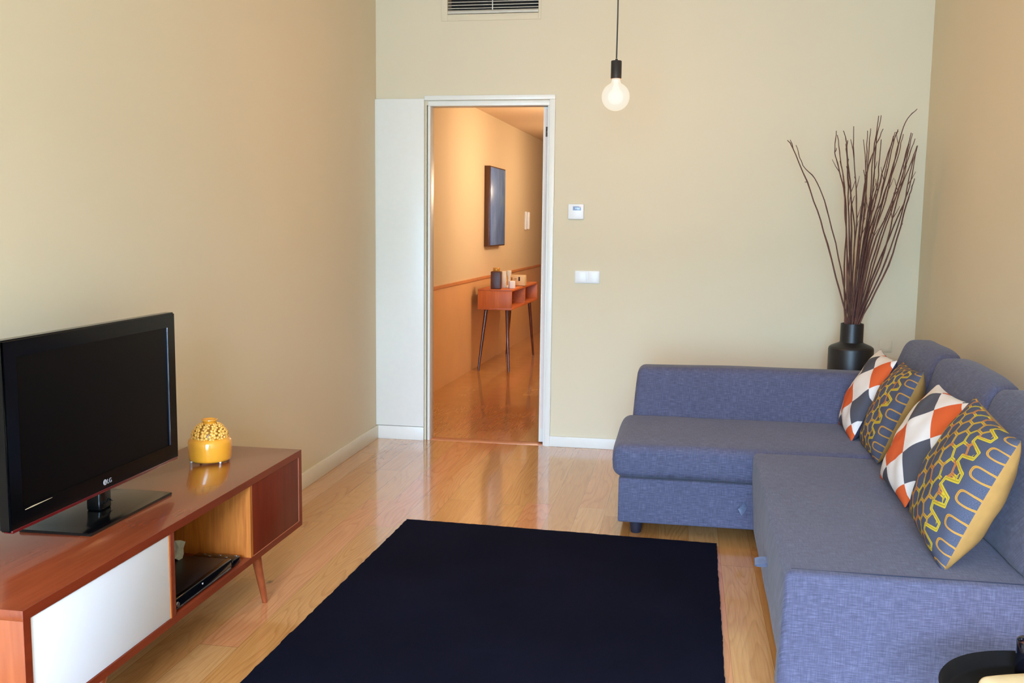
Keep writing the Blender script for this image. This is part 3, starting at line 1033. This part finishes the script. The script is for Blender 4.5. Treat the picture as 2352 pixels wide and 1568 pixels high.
# neck, pivot and foot plate
obj('neck', box(B(0.195, 0.243, -3.425, -3.365, SZ1 + .014, SZ1 + .12, bevel=.008, seg=3), .2, .238, -3.418, -3.372, SZ1 + .012, SZ1 + .03), M['black_gloss'], tv)
bm = bmesh.new()
tube(bm, [(0.244, -3.42 + .005 * i, SZ1 + .038 + .005 * math.sin(i)) for i in range(12)], .0018, n=6)
obj('cable', bm, M['black_satin'], tv)
bm = bmesh.new()
n = 4
pts = [(0.105, -3.605), (0.325, -3.600), (0.325, -3.160), (0.105, -3.155)]
lo = [bm.verts.new((x, y, SZ1 + .0003)) for x, y in pts]
mid = [bm.verts.new((x, y, SZ1 + .008)) for x, y in pts]
cx_, cy_ = 0.215, -3.38
up_ = [bm.verts.new((cx_ + (x - cx_) * .72, cy_ + (y - cy_) * .86, SZ1 + .0155)) for x, y in pts]
bm.faces.new(lo); bm.faces.new(up_)
for a, b in ((lo, mid), (mid, up_)):
    for i in range(4): bm.faces.new((a[i], a[(i + 1) % 4], b[(i + 1) % 4], b[i]))
bmesh.ops.bevel(bm, geom=[e for e in bm.edges], offset=.0015, segments=2, affect='EDGES')
obj('foot_plate', bm, M['black_gloss'], tv, smooth=30)

# ------------------------------------------------------------------ yellow jar
JX, JY = 0.223, -2.700
JAR = 1
jar = thing('yellow_jar', 'squat glossy yellow ceramic jar with flower relief shoulder on the media cabinet', 'jar', (JX, JY, SZ1))
prof = [(0, .002), (.070, .002), (.0745, .005), (.0760, .012), (.0775, .03), (.0785, .055), (.0785, .068), (.0765, .077), (.071, .083), (.062, .0865), (.060, .087)]
obj('body', lathe(bmesh.new(), prof, JX, JY, SZ1, n=64), M['yellow'], jar, smooth=60)
obj('shoulder', lathe(bmesh.new(), [(.060, .086), (.060, .094), (.056, .106), (.049, .118), (.040, .127), (.029, .133), (.025, .135)], JX, JY, SZ1, n=64), M['olive'], jar, smooth=60)
obj('rim', lathe(bmesh.new(), [(.024, .131), (.022, .138), (.024, .145), (.029, .149), (.0285, .152), (.024, .153), (.019, .150), (.017, .146), (0, .1455)], JX, JY, SZ1, n=48), M['yellow'], jar, smooth=60)
bm = bmesh.new()


def shoulder(tt):
    pr = [(.0605, .090), (.0602, .097), (.0560, .108), (.0490, .1190), (.0400, .1275), (.030, .1330)]
    f = tt * (len(pr) - 1)
    i = min(int(f), len(pr) - 2)
    f -= i
    r = pr[i][0] * (1 - f) + pr[i + 1][0] * f
    z = pr[i][1] * (1 - f) + pr[i + 1][1] * f
    dr, dz = pr[i + 1][0] - pr[i][0], pr[i + 1][1] - pr[i][1]
    nn = Vector((dz, -dr)).normalized()
    return r, z, nn


rnd = random.Random(5)
for row, (tt, cnt, sz) in enumerate(((0.06, 13, .0160), (0.42, 11, .0155), (0.74, 9, .0135), (0.97, 7, .0100))):
    for k in range(cnt):
        a = 2 * PI * (k + .5 * row) / cnt
        r, z, nn = shoulder(tt)
        cpt = Vector((JX + r * math.cos(a), JY + r * math.sin(a), SZ1 + z))
        nrm = Vector((nn.x * math.cos(a), nn.x * math.sin(a), nn.y)).normalized()
        t1 = Vector((-math.sin(a), math.cos(a), 0))
        t2 = nrm.cross(t1)
        off = rnd.uniform(0, 1)
        for p in range(5):
            pa = 2 * PI * (p + off) / 5
            cc = cpt + (t1 * math.cos(pa) + t2 * math.sin(pa)) * sz * .58 + nrm * .002
            rot = Matrix((t1 * math.cos(pa) + t2 * math.sin(pa), -t1 * math.sin(pa) + t2 * math.cos(pa), nrm)).transposed().to_4x4()
            bmesh.ops.create_icosphere(bm, subdivisions=1, radius=1.0, matrix=Matrix.Translation(cc) @ rot @ Matrix.Diagonal((sz * .52, sz * .40, .0042, 1)) @ Matrix.Rotation(0.25, 4, 'Y'))
        bmesh.ops.create_icosphere(bm, subdivisions=1, radius=.0026, matrix=Matrix.Translation(cpt + nrm * .0045))
obj('flower_relief', bm, M['yellow_relief'], jar, smooth=60)
for k in range(4):
    a = 2 * PI * k / 4 - 0.62
    obj('foot', lathe(bmesh.new(), [(0, 0), (.003, 0), (.004, .002), (.003, .0045), (0, .005)], JX + .0745 * math.cos(a), JY + .0745 * math.sin(a), SZ1, n=16), M['white'], jar)

# ------------------------------------------------------------------ corner sofa
sofa = thing('corner_sofa', 'large slate blue fabric corner sofa bed with chaise along the back wall', 'sofa', (2.6, -2.0, 0))
ZS = 0.415      # seat height


def seat_fn(w, u):
    return w


obj('chaise_base', soft_box(1.665, 3.17, -1.700, -0.90, 0.060, 0.262, r=.008, step=.08), M['sofa'], sofa, smooth=60)


def chaise_fn(w, u):
    # left end bellies out, top front edge falls off softly
    if w.x < 1.75:
        k = (1.75 - w.x) / .12
        w.x -= 0.010 * math.sin(max(0, min(1, (w.z - .262) / .153)) * PI) * min(1, k)
    return w


obj('chaise_seat', soft_box(1.645, 3.17, -1.712, -0.985, 0.266, ZS + .002, r=.038, bulge=.006, step=.05, wob=.004, fn=chaise_fn), M['sofa'], sofa, smooth=80)


def arm_fn(w, u):
    k = (w.z - .4) / .26
    w.y += 0.030 * k                    # leans back slightly
    w.x += 0.018 * k if w.x < 2.0 else 0
    return w


obj('armrest', soft_box(1.690, 3.17, -1.000, -0.850, 0.055, 0.662, r=.034, bulge=.006, step=.05, wob=.004, fn=arm_fn, seed=3), M['sofa'], sofa, smooth=80)


def main_fn(w, u):
    w.x -= 0.012 * (-1.72 - w.y) / 1.5 if w.x < 2.4 else 0
    if w.x < 2.4 and w.y > -3.15: w.x += .016 * max(0, (.30 - w.z)) / .27
    if w.x < 2.4 and w.y <= -3.1: w.x -= .012 * max(0, (.40 - w.z)) / .40
    w.z -= 0.010 * math.exp(-((w.y + 2.4) / .5) ** 2) * math.exp(-((w.x - 2.7) / .3) ** 2) if w.z > .39 else 0
    return w


obj('main_seat', soft_box(2.245, 3.17, -3.228, -1.716, 0.045, ZS, r=.022, bulge=.003, step=.045, wob=.004, fn=main_fn, seed=7), M['sofa'], sofa, smooth=80)
# piped seam near the front edge of the seat
bm = tube(bmesh.new(), [(2.252, -3.195, ZS - .0015), (2.45, -3.198, ZS - .001), (2.7, -3.20, ZS), (2.95, -3.202, ZS + .001), (3.15, -3.203, ZS + .001)], .0022, n=6)
obj('front_seam', bm, M['sofa_dark'], sofa)
obj('backrest', soft_box(3.085, 3.215, -3.225, -1.0, 0.05, 0.66, r=.03, bulge=.004, step=.06, wob=.003, seed=9), M['sofa'], sofa, smooth=80)


def back_cushion(y0, y1, seed):
    zt, zb = .855 + .006 * math.sin(seed), ZS + .002
    xb, xt = 2.958, 3.040

    def fn(w, u):
        k = (w.z - zb) / (zt - zb)
        th = 1.0 - 0.42 * max(0, k - .35) / .65
        cx = 2.95
        w.x = cx + (w.x - cx) * th
        w.x += (xb - cx) + (xt - xb) * k
        # crest sags towards the two ends
        e = abs((w.y - (y0 + y1) / 2) / ((y1 - y0) / 2))
        w.z -= 0.016 * e ** 4 * max(0, k)
        w.x += 0.014 * noise.noise(Vector((w.y * 3.5 + seed * 5, w.z * 4, seed)))
        w.z = max(w.z, zb)
        return w
    return soft_box(2.95 - .090, 2.95 + .090, y0, y1, zb, zt, r=.036, bulge=.010, step=.04, wob=.006, fn=fn, seed=seed)


for i, (a, b) in enumerate(((-1.655, -1.035), (-2.425, -1.665), (-3.190, -2.435))):
    obj('back_cushion', back_cushion(a, b, 2.3 * i + 1), M['sofa'], sofa, smooth=80)


def pull_tab(p, d, s, name='pull_tab'):
    """looped fabric strap leaving the face at p, pointing along d; s = width axis"""
    p, d, s = Vector(p), Vector(d).normalized(), Vector(s).normalized()
    n = d.cross(s).normalized()
    bm = bmesh.new()
    prof = []
    L, Hh = .052, .009
    for i in range(13):
        a = PI * i / 12
        prof.append((L * math.sin(a) ** .7, Hh * math.cos(a)))
    rows = []
    for (q, h) in prof:
        rows.append([bm.verts.new(p + d * q + n * h + s * w) for w in (-.016, .016)])
    for a, b in zip(rows, rows[1:]):
        bm.faces.new((a[0], a[1], b[1], b[0]))
    bmesh.ops.solidify(bm, geom=bm.faces[:], thickness=.002)
    return obj(name, bm, M['tab'], sofa, smooth=60)


pull_tab((2.215, -1.705, 0.172), (-.35, -.75, -.35), (-0.5, 0.0, .86))
pull_tab((2.245, -2.62, 0.235), (-1, -.25, .0), (0, .8, .5))
for lx, ly in ((1.745, -1.640), (1.745, -.97), (3.10, -.97), (3.10, -3.15), (2.32, -3.15)):
    obj('leg', lathe(bmesh.new(), [(0, 0), (.021, 0), (.024, .004), (.030, .058), (.030, .066), (0, .066)], lx, ly, 0.0, n=24), M['black_leg'], sofa)

# ------------------------------------------------------------------ scatter cushions
def pillow(name, label, cat, group, c, yaw, tilt, roll, w, h, th, front, back, seed, pinch=.9):
    """face normal points to -x (into the room) before yaw; u runs towards the camera, v up"""
    c = Vector(c)
    Rm = Matrix.Rotation(yaw, 4, 'Z') @ Matrix.Rotation(tilt, 4, 'Y') @ Matrix.Rotation(roll, 4, 'X')
    ux = Rm @ Vector((0, -1, 0)); vz = Rm @ Vector((0, 0, 1)); nx_ = Rm @ Vector((-1, 0, 0))
    root = thing(name, label, cat, (c.x, c.y, c.z - h / 2), 0, group)
    N = 40

    def pt(u, v, side):
        # concave edges with pointed corners
        k = 0.060
        uu = u * (1 - k * (1 - v * v) * abs(u) ** 3)
        vv = v * (1 - k * (1 - u * u) * abs(v) ** 3)
        prof = max(0.0, (1 - u * u)) ** .46 * max(0.0, (1 - v * v)) ** .5
        t_ = th * prof * (1.25 if side < 0 else 1.0)
        wr = noise.noise(Vector((u * 2.2 + seed, v * 2.2, seed * 1.7))) * .012 * prof
        wr += .004 * math.sin(9 * math.atan2(v, u) + seed) * min(1, (u * u + v * v)) * prof
        return c + ux * (uu * w / 2) + vz * (vv * h / 2) + nx_ * (side * t_ + wr)
    for side, mat, nm in ((1, front, 'front_panel'), (-1, back, 'back_panel')):
        bm = bmesh.new()
        uvl = bm.loops.layers.uv.new('UVMap')
        g = [[bm.verts.new(pt(math.sin(PI / 2 * (2 * i / N - 1)) * .35 + (2 * i / N - 1) * .65, math.sin(PI / 2 * (2 * j / N - 1)) * .35 + (2 * j / N - 1) * .65, side)) for i in range(N + 1)] for j in range(N + 1)]
        for j in range(N):
            for i in range(N):
                f = bm.faces.new((g[j][i], g[j][i + 1], g[j + 1][i + 1], g[j + 1][i]))
                for lp, (a, b) in zip(f.loops, ((i, j), (i + 1, j), (i + 1, j + 1), (i, j + 1))):
                    lp[uvl].uv = (a / N, b / N)
        obj(nm, bm, mat, root, smooth=80)
    return root


G = 'scatter cushions along the sofa'
TL = math.radians(29)
pillow('scatter_cushion', 'orange, white and grey diamond cushion farthest from the camera, by the armrest', 'cushion', G,
       (2.790, -1.215, .606), math.radians(-1), math.radians(25), 0.0, .42, .42, .070, M['diamond'], M['navy'], 1)
pillow('scatter_cushion', 'yellow and grey honeycomb cushion squeezed between the two diamond patterned cushions', 'cushion', G,
       (2.815, -1.640, .606), math.radians(-2), math.radians(22.7), math.radians(-2), .42, .42, .075, M['honey'], M['tan'], 2)
pillow('scatter_cushion', 'orange, white and grey diamond cushion between the two honeycomb cushions', 'cushion', G,
       (2.790, -2.325, .615), math.radians(0.5), math.radians(27), 0.0, .42, .42, .075, M['diamond'], M['navy'], 3)
pillow('scatter_cushion', 'large yellow and grey honeycomb cushion nearest the camera showing its tan back', 'cushion', G,
       (2.765, -2.910, .628), math.radians(1.6), math.radians(22.5), math.radians(6), .46, .44, .085, M['honey'], M['tan'], 4)

# ------------------------------------------------------------------ floor vase with twigs
FX, FY = 2.835, -0.45
vase = obj('floor_vase', lathe(bmesh.new(), [
    (0, 0), (.100, 0), (.106, .006), (.117, .15), (.119, .42), (.119, .728), (.116, .738), (.106, .746), (.068, .762), (.062, .766),
    (.0605, .772), (.0605, .862), (.0595, .868), (.053, .868), (.051, .860), (.050, .790), (.0, .785)], 0, 0, 0, n=64), M['black_wood'], smooth=35)
vase.location = (FX, FY, 0)
tag(vase, 'tall matte black bottle vase holding bare twigs in the back right corner', 'vase')

NZ = 0.868


def tw(x, z, dy=0.0):
    """twig point given in the plane of the vase axis, moved dy in depth"""
    return Vector((x + dy * (x - 1.92) / 5.55, FY + dy, z + dy * (z - 1.38) / 5.55))


TW = [  # main line (x, z), side shoots as (index from, tip)
    ([(2.811, 0.869), (2.683, 1.296), (2.583, 1.576), (2.482, 1.803), (2.448, 1.849)], [((2.482, 1.803), (2.464, 1.851)), ((2.558, 1.622), (2.551, 1.627))]),
    ([(2.817, 0.869), (2.779, 1.086), (2.687, 1.437), (2.617, 1.622), (2.538, 1.715), (2.497, 1.823)], []),
    ([(2.797, 0.868), (2.780, 1.110), (2.773, 1.484), (2.727, 1.681), (2.699, 1.784), (2.700, 1.898)], [((2.699, 1.784), (2.705, 1.807))]),
    ([(2.804, 0.869), (2.791, 1.204), (2.756, 1.600), (2.729, 1.738), (2.708, 1.876)], []),
    ([(2.815, 0.869), (2.798, 1.298), (2.776, 1.600), (2.761, 1.807), (2.738, 1.898)], []),
    ([(2.822, 0.869), (2.809, 1.298), (2.786, 1.623), (2.758, 1.784), (2.761, 1.848)], []),
    ([(2.824, 0.869), (2.825, 1.205), (2.826, 1.485), (2.800, 1.738), (2.786, 1.921)], [((2.802, 1.738), (2.776, 1.853))]),
    ([(2.829, 0.869), (2.842, 1.229), (2.861, 1.554), (2.863, 1.715), (2.860, 1.898)], [((2.862, 1.692), (2.841, 1.852))]),
    ([(2.833, 0.870), (2.848, 1.205), (2.867, 1.485), (2.870, 1.761), (2.875, 1.909)], []),
    ([(2.836, 0.870), (2.858, 1.182), (2.891, 1.532), (2.893, 1.738), (2.912, 1.975)], []),
    ([(2.840, 0.870), (2.868, 1.206), (2.902, 1.578), (2.906, 1.829), (2.925, 1.977)], []),
    ([(2.833, 0.870), (2.841, 1.299), (2.866, 1.670), (2.903, 1.807), (2.937, 1.907)], []),
    ([(2.845, 0.870), (2.874, 1.299), (2.898, 1.485), (2.924, 1.624), (2.931, 1.852)], []),
    ([(2.840, 0.870), (2.872, 1.253), (2.928, 1.578), (2.970, 1.784), (3.017, 1.897)], [((2.970, 1.784), (2.992, 1.870))]),
    ([(2.847, 0.870), (2.885, 1.300), (2.951, 1.578), (2.994, 1.829), (3.012, 1.904)], []),
    ([(2.849, 0.870), (2.899, 1.300), (2.961, 1.555), (3.020, 1.761), (3.040, 1.879)], []),
    ([(2.842, 0.870), (2.891, 1.276), (2.943, 1.555), (2.968, 1.738), (3.000, 1.890)], []),
    ([(2.854, 0.870), (2.908, 1.300), (2.971, 1.532), (3.014, 1.784), (3.049, 1.942), (3.102, 2.009)], []),
    ([(2.854, 0.870), (2.918, 1.277), (2.999, 1.509), (3.052, 1.738), (3.078, 1.886)], [((3.041, 1.693), (3.073, 1.829))]),
    ([(2.858, 0.870), (2.936, 1.277), (3.023, 1.556), (3.058, 1.716), (3.087, 1.883)], []),
    ([(2.861, 0.870), (2.946, 1.254), (3.030, 1.579), (3.069, 1.738), (3.104, 1.856)], []),
    ([(2.863, 0.870), (2.977, 1.254), (3.028, 1.533), (3.076, 1.693), (3.113, 1.818)], [((3.039, 1.579), (3.066, 1.716))]),
    ([(2.867, 0.871), (2.989, 1.208), (3.065, 1.510), (3.086, 1.670), (3.117, 1.820)], []),
    ([(2.872, 0.871), (3.003, 1.185), (3.078, 1.510), (3.096, 1.579), (3.110, 1.648)], []),
    ([(2.867, 0.871), (2.938, 1.160), (3.038, 1.441), (3.086, 1.602), (3.110, 1.784)], []),
    ([(2.820, 0.869), (2.823, 1.111), (2.818, 1.392), (2.772, 1.669), (2.753, 1.830)], []),
    ([(2.845, 0.870), (2.865, 1.088), (2.889, 1.393), (2.906, 1.670), (2.907, 1.898)], []),
    ([(2.851, 0.870), (2.877, 1.112), (2.930, 1.393), (2.979, 1.624), (3.020, 1.829)], []),
    ([(2.836, 0.870), (2.841, 1.111), (2.856, 1.346), (2.873, 1.531), (2.851, 1.692)], []),
    ([(2.813, 0.869), (2.808, 1.063), (2.784, 1.298), (2.763, 1.507), (2.745, 1.669)], []),
]
rnd = random.Random(21)
for i, (line, shoots) in enumerate(TW):
    depth = rnd.uniform(-.20, .22) if i > 1 else (-.03, .05)[i]
    b0 = rnd.uniform(-.03, .03)
    ds = rnd.uniform(-.025, .025)
    tot = len(line) - 1
    ctrl = []
    for j, (px, py) in enumerate(line):
        f = max(0.0, (py - NZ) / 1.16)
        ctrl.append(tw(px, py, b0 * (1 - f) + depth * f ** 1.2))
    base = Vector((FX + (ctrl[0].x - FX) * .8, FY + b0 * .8, 0.80))
    # Catmull-Rom through control points with small kinks
    pts = [base]
    cp = [base] + ctrl + [ctrl[-1] * 2 - ctrl[-2]]
    cp = [base * 2 - ctrl[0]] + cp
    for j in range(1, len(cp) - 2):
        p0, p1, p2, p3 = cp[j - 1], cp[j], cp[j + 1], cp[j + 2]
        for q in range(1, 6):
            s = q / 5
            pts.append(0.5 * ((2 * p1) + (p2 - p0) * s + (2 * p0 - 5 * p1 + 4 * p2 - p3) * s * s + (3 * p1 - p0 - 3 * p2 + p3) * s ** 3))
    pts = [p + (Vector((rnd.uniform(-1, 1), rnd.uniform(-1, 1), 0)) * .0022 if k > 3 else Vector()) for k, p in enumerate(pts)]
    n = len(pts)
    r0 = rnd.uniform(.0046, .0058)
    bm = bmesh.new()
    tube(bm, pts, [r0 * (1 - .62 * k / (n - 1)) * (1.22 if k % 6 == 4 else 1) for k in range(n)], n=7)
    for (a, b) in shoots:
        fa, fb = max(0.0, (a[1] - NZ) / 1.16), max(0.0, (b[1] - NZ) / 1.16)
        A = tw(a[0], a[1], b0 * (1 - fa) + depth * fa ** 1.2)
        A = min(pts, key=lambda p: (p - A).length)
        Bp = tw(b[0], b[1], b0 * (1 - fb) + depth * fb ** 1.2 + .03)
        tube(bm, [A, A.lerp(Bp, .5) + Vector((.003, 0, 0)), Bp], [r0 * .5, r0 * .42, r0 * .3], n=6)
    for _ in range(4):      # tiny shoots and buds near the tip
        k = rnd.randrange(n // 2, n - 7)
        A = pts[k]
        dr_ = (pts[k + 1] - pts[k]).normalized() + Vector((rnd.uniform(-.5, .5), rnd.uniform(-.5, .5), 0))
        L = rnd.choice((.008, .012, .04, .06)) if i > 1 else .007
        tube(bm, [A, A + dr_ * L * .5, A + dr_ * L + Vector((0, 0, L * .15))], [r0 * .45, r0 * .36, r0 * .22], n=5)
    for v in bm.verts:
        v.co.y = min(v.co.y, -.02)
    o = obj('twig', bm, M['twig'], smooth=60, origin=tuple(base))
    lab = {0: 'leftmost bare twig in the black vase, with a forked tip, leaning far left',
           1: 'second bare twig from the left in the black vase, kinked outwards near its top',
           17: 'longest bare twig in the black vase, its thin tip rising highest to the right',
           23: 'short outer twig on the right side of the bunch in the black vase'}.get(
        i, 'thin reddish brown bare twig in the dense bunch standing in the black vase')
    tag(o, lab, 'twig', 'bare twigs in the black vase')

# wall socket behind the vase
sk = thing('wall_outlet', 'small beige outlet cover low on the back wall right of the black vase', 'outlet', (3.10, 0, .66))
obj('plate', B(3.065, 3.135, -0.009, 0.0, 0.665, 0.735, bevel=.002), M['wall'], sk)
obj('socket_insert', lathe(bmesh.new(), [(0, 0), (.02, 0), (.021, .001), (0, .001)], n=20), M['wall'], sk, world=False)
bpy.data.objects['socket_insert'].location = (0, -0.0092, .04)
bpy.data.objects['socket_insert'].rotation_euler = (PI / 2, 0, 0)

# ------------------------------------------------------------------ hall console and things on it
CA = -math.atan(K)
ct = thing('console_table', 'small reddish wood console table with two open cubbies in the hall', 'console table', (0.025, 3.0, 0), CA)


def C_(bm, name, mat, parent=ct, smooth=30):
    return obj(name, bm, mat, parent, world=False, smooth=smooth)


cw, cl, cz0, cz1, ctk = 0.325, 1.36, 0.583, 0.775, 0.018
C_(B(0, cw, 0, cl, cz1 - ctk, cz1, bevel=.001), 'top_panel', M['console_wood'])
C_(B(0, cw, 0, cl, cz0, cz0 + ctk, bevel=.001), 'bottom_panel', M['console_wood'])
C_(B(0, cw, 0, ctk, cz0 + ctk, cz1 - ctk, bevel=.0006), 'side_panel', M['console_end'])
C_(B(0, cw, cl - ctk, cl, cz0 + ctk, cz1 - ctk, bevel=.0006), 'side_panel', M['console_end'])
C_(B(0, cw - .002, cl * .5 - .009, cl * .5 + .009, cz0 + ctk, cz1 - ctk), 'divider', M['console_wood'], smooth=None)
C_(B(0, .006, ctk, cl - ctk, cz0 + ctk, cz1 - ctk), 'back_panel', M['console_in'], smooth=None)
for (lx, ly, dx, dy) in ((.060, .10, -.052, -.09), (.262, .10, .040, -.09), (.060, cl - .13, -.050, .06), (.262, cl - .13, .040, .06)):
    bm = bmesh.new()
    top_, foot_ = Vector((lx, ly, cz0)), Vector((lx + dx, ly + dy, 0))
    tube(bm, [foot_, foot_.lerp(top_, .5), top_], [.0105, .015, .019], n=18)
    for v in bm.verts:
        if v.co.z < .01: v.co.z = max(v.co.z, 0) * 0
        if v.co.z > cz0 - .01: v.co.z = cz0
    C_(bm, 'leg', M['leg_dark'], smooth=60)


def hallpt(x, y): return ct.matrix_world @ Vector((x, y, 0))


hb_ = thing('square_bottle', 'dark brown square bottle with a gold cap on the hall console', 'bottle', (0.185, 3.085, cz1), 0.1)
obj('body', B(-.050, .050, -.050, .050, 0, .165, bevel=.008, seg=3), M['brown_bottle'], hb_, world=False)
obj('cap', lathe(bmesh.new(), [(0, .165), (.030, .165), (.032, .168), (.032, .196), (.030, .199), (0, .199)], n=28), M['gold'], hb_, world=False)
o = obj('white_box', B(-.045, .030, -.03, .03, 0, .158, bevel=.003), M['white_matte'], None, smooth=30)
o.location = (0.215, 3.27, cz1); tag(o, 'tall cream white box right behind the brown bottle on the hall console', 'box')
cn = thing('candle_holder', 'slender pale candle holder beside the cream box on the hall console', 'candle holder', (0.268, 3.30, cz1))
obj('stem', lathe(bmesh.new(), [(0, 0), (.030, 0), (.030, .012), (.012, .025), (.011, .10), (.022, .13), (.024, .165), (.0, .166)], n=24), M['white_matte'], cn, world=False)
o = obj('white_cube', B(-.028, .028, -.028, .028, 0, .072, bevel=.006, seg=3), M['white'], None, smooth=30)
o.location = (0.312, 3.20, cz1); o.rotation_euler = (0, 0, .5); tag(o, 'small white rounded cube at the front edge of the hall console', 'ornament')
rb_ = thing('marked_box', 'low beige box with small dark marks standing farthest back on the hall console', 'box', (0.285, 3.62, cz1), -.08)  # plain beige box with dark marks
obj('case', B(-.085, .095, -.035, .035, .004, .108, bevel=.003), M['beige_box'], rb_, world=False)
obj('dark_mark', B(-.040, -.034, -.0362, -.0352, .055, .085), M['dark_mark'], rb_, world=False, smooth=None)
obj('dark_mark', B(-.010, .012, -.0362, -.0352, .068, .072), M['dark_mark'], rb_, world=False, smooth=None)
obj('dark_mark', B(.030, .046, -.0362, -.0352, .050, .090, bevel=.0004), M['dark_mark'], rb_, world=False, smooth=None)
for fx_ in (-.07, .075):
    obj('foot', B(fx_, fx_ + .012, -.03, .03, 0, .004), M['dark_mark'], rb_, world=False, smooth=None)

# wall panel (mirror-like artwork) in the hall
wp = thing('wall_art_panel', 'tall dark framed panel coloured with blue reflected daylight hanging on the hall wall above the console', 'wall art', (hx(3.55), 3.55, 1.16), CA)
obj('frame', B(0, .060, 0, .70, 0, .79, bevel=.003), M['panel_frame'], wp, world=False)
obj('face', B(.0595, .064, .012, .688, .012, .778, bevel=.002), M['panel'], wp, world=False)
# intercom handset
ic = thing('intercom', 'white intercom handset mounted on the far part of the hall wall', 'intercom', (hx(5.65), 5.65, 1.32), CA)
obj('base_plate', B(0, .025, 0, .10, 0, .215, bevel=.006), M['white'], ic, world=False)
obj('handset', B(.025, .055, .025, .075, .005, .21, bevel=.010, seg=3), M['white'], ic, world=False)

# ------------------------------------------------------------------ tray table in the near corner
TX_, TY_ = 2.676, -4.012
TZ_ = 0.44
tt_ = thing('tray_table', 'round black tray side table at the near end of the sofa', 'side table', (TX_, TY_, 0))
obj('tray', lathe(bmesh.new(), [(0, TZ_), (.199, TZ_), (.207, TZ_ + .004), (.215, TZ_ + .030), (.218, TZ_ + .031), (.220, TZ_ + .028), (.211, TZ_ - .002), (.202, TZ_ - .008), (0, TZ_ - .008)], TX_, TY_, 0, n=72), M['tray_black'], tt_, smooth=60)
for k in range(3):
    a = 2 * PI * k / 3 + .4
    bm = tube(bmesh.new(), [(TX_ + .17 * math.cos(a), TY_ + .17 * math.sin(a), 0.006), (TX_ + .13 * math.cos(a), TY_ + .13 * math.sin(a), TZ_ - .006)], .008, n=12)
    for v in bm.verts: v.co.z = max(v.co.z, 0)
    obj('leg', bm, M['black_satin'], tt_)
nap = soft_box(-.12, .12, -.10, .10, 0, .045, r=.018, bulge=.012, step=.02, wob=.012, seed=31)
for v in nap.verts: v.co.z = max(v.co.z, 0)
o = obj('folded_cloth', nap, M['duvet'], None, smooth=80)
o.location = (2.675, -4.03, TZ_ + .001); o.rotation_euler = (0, 0, .25)
tag(o, 'folded beige linen cloth lying on the black tray table', 'cloth')
cd = thing('candle_jar', 'dark glass candle jar at the back rim of the black tray table', 'candle', (2.668, -3.872, TZ_))
obj('glass', lathe(bmesh.new(), [(0, 0), (.028, 0), (.031, .003), (.032, .085), (.031, .087), (.029, .085), (.029, .070)], n=32), plain('black_glass', (14, 14, 22), rough=.1, coat=.5), cd, world=False, smooth=50)
obj('wax', lathe(bmesh.new(), [(0, .076), (.0285, .074), (.0285, .04), (0, .04)], n=32), M['cherrybrown'], cd, world=False, smooth=40)
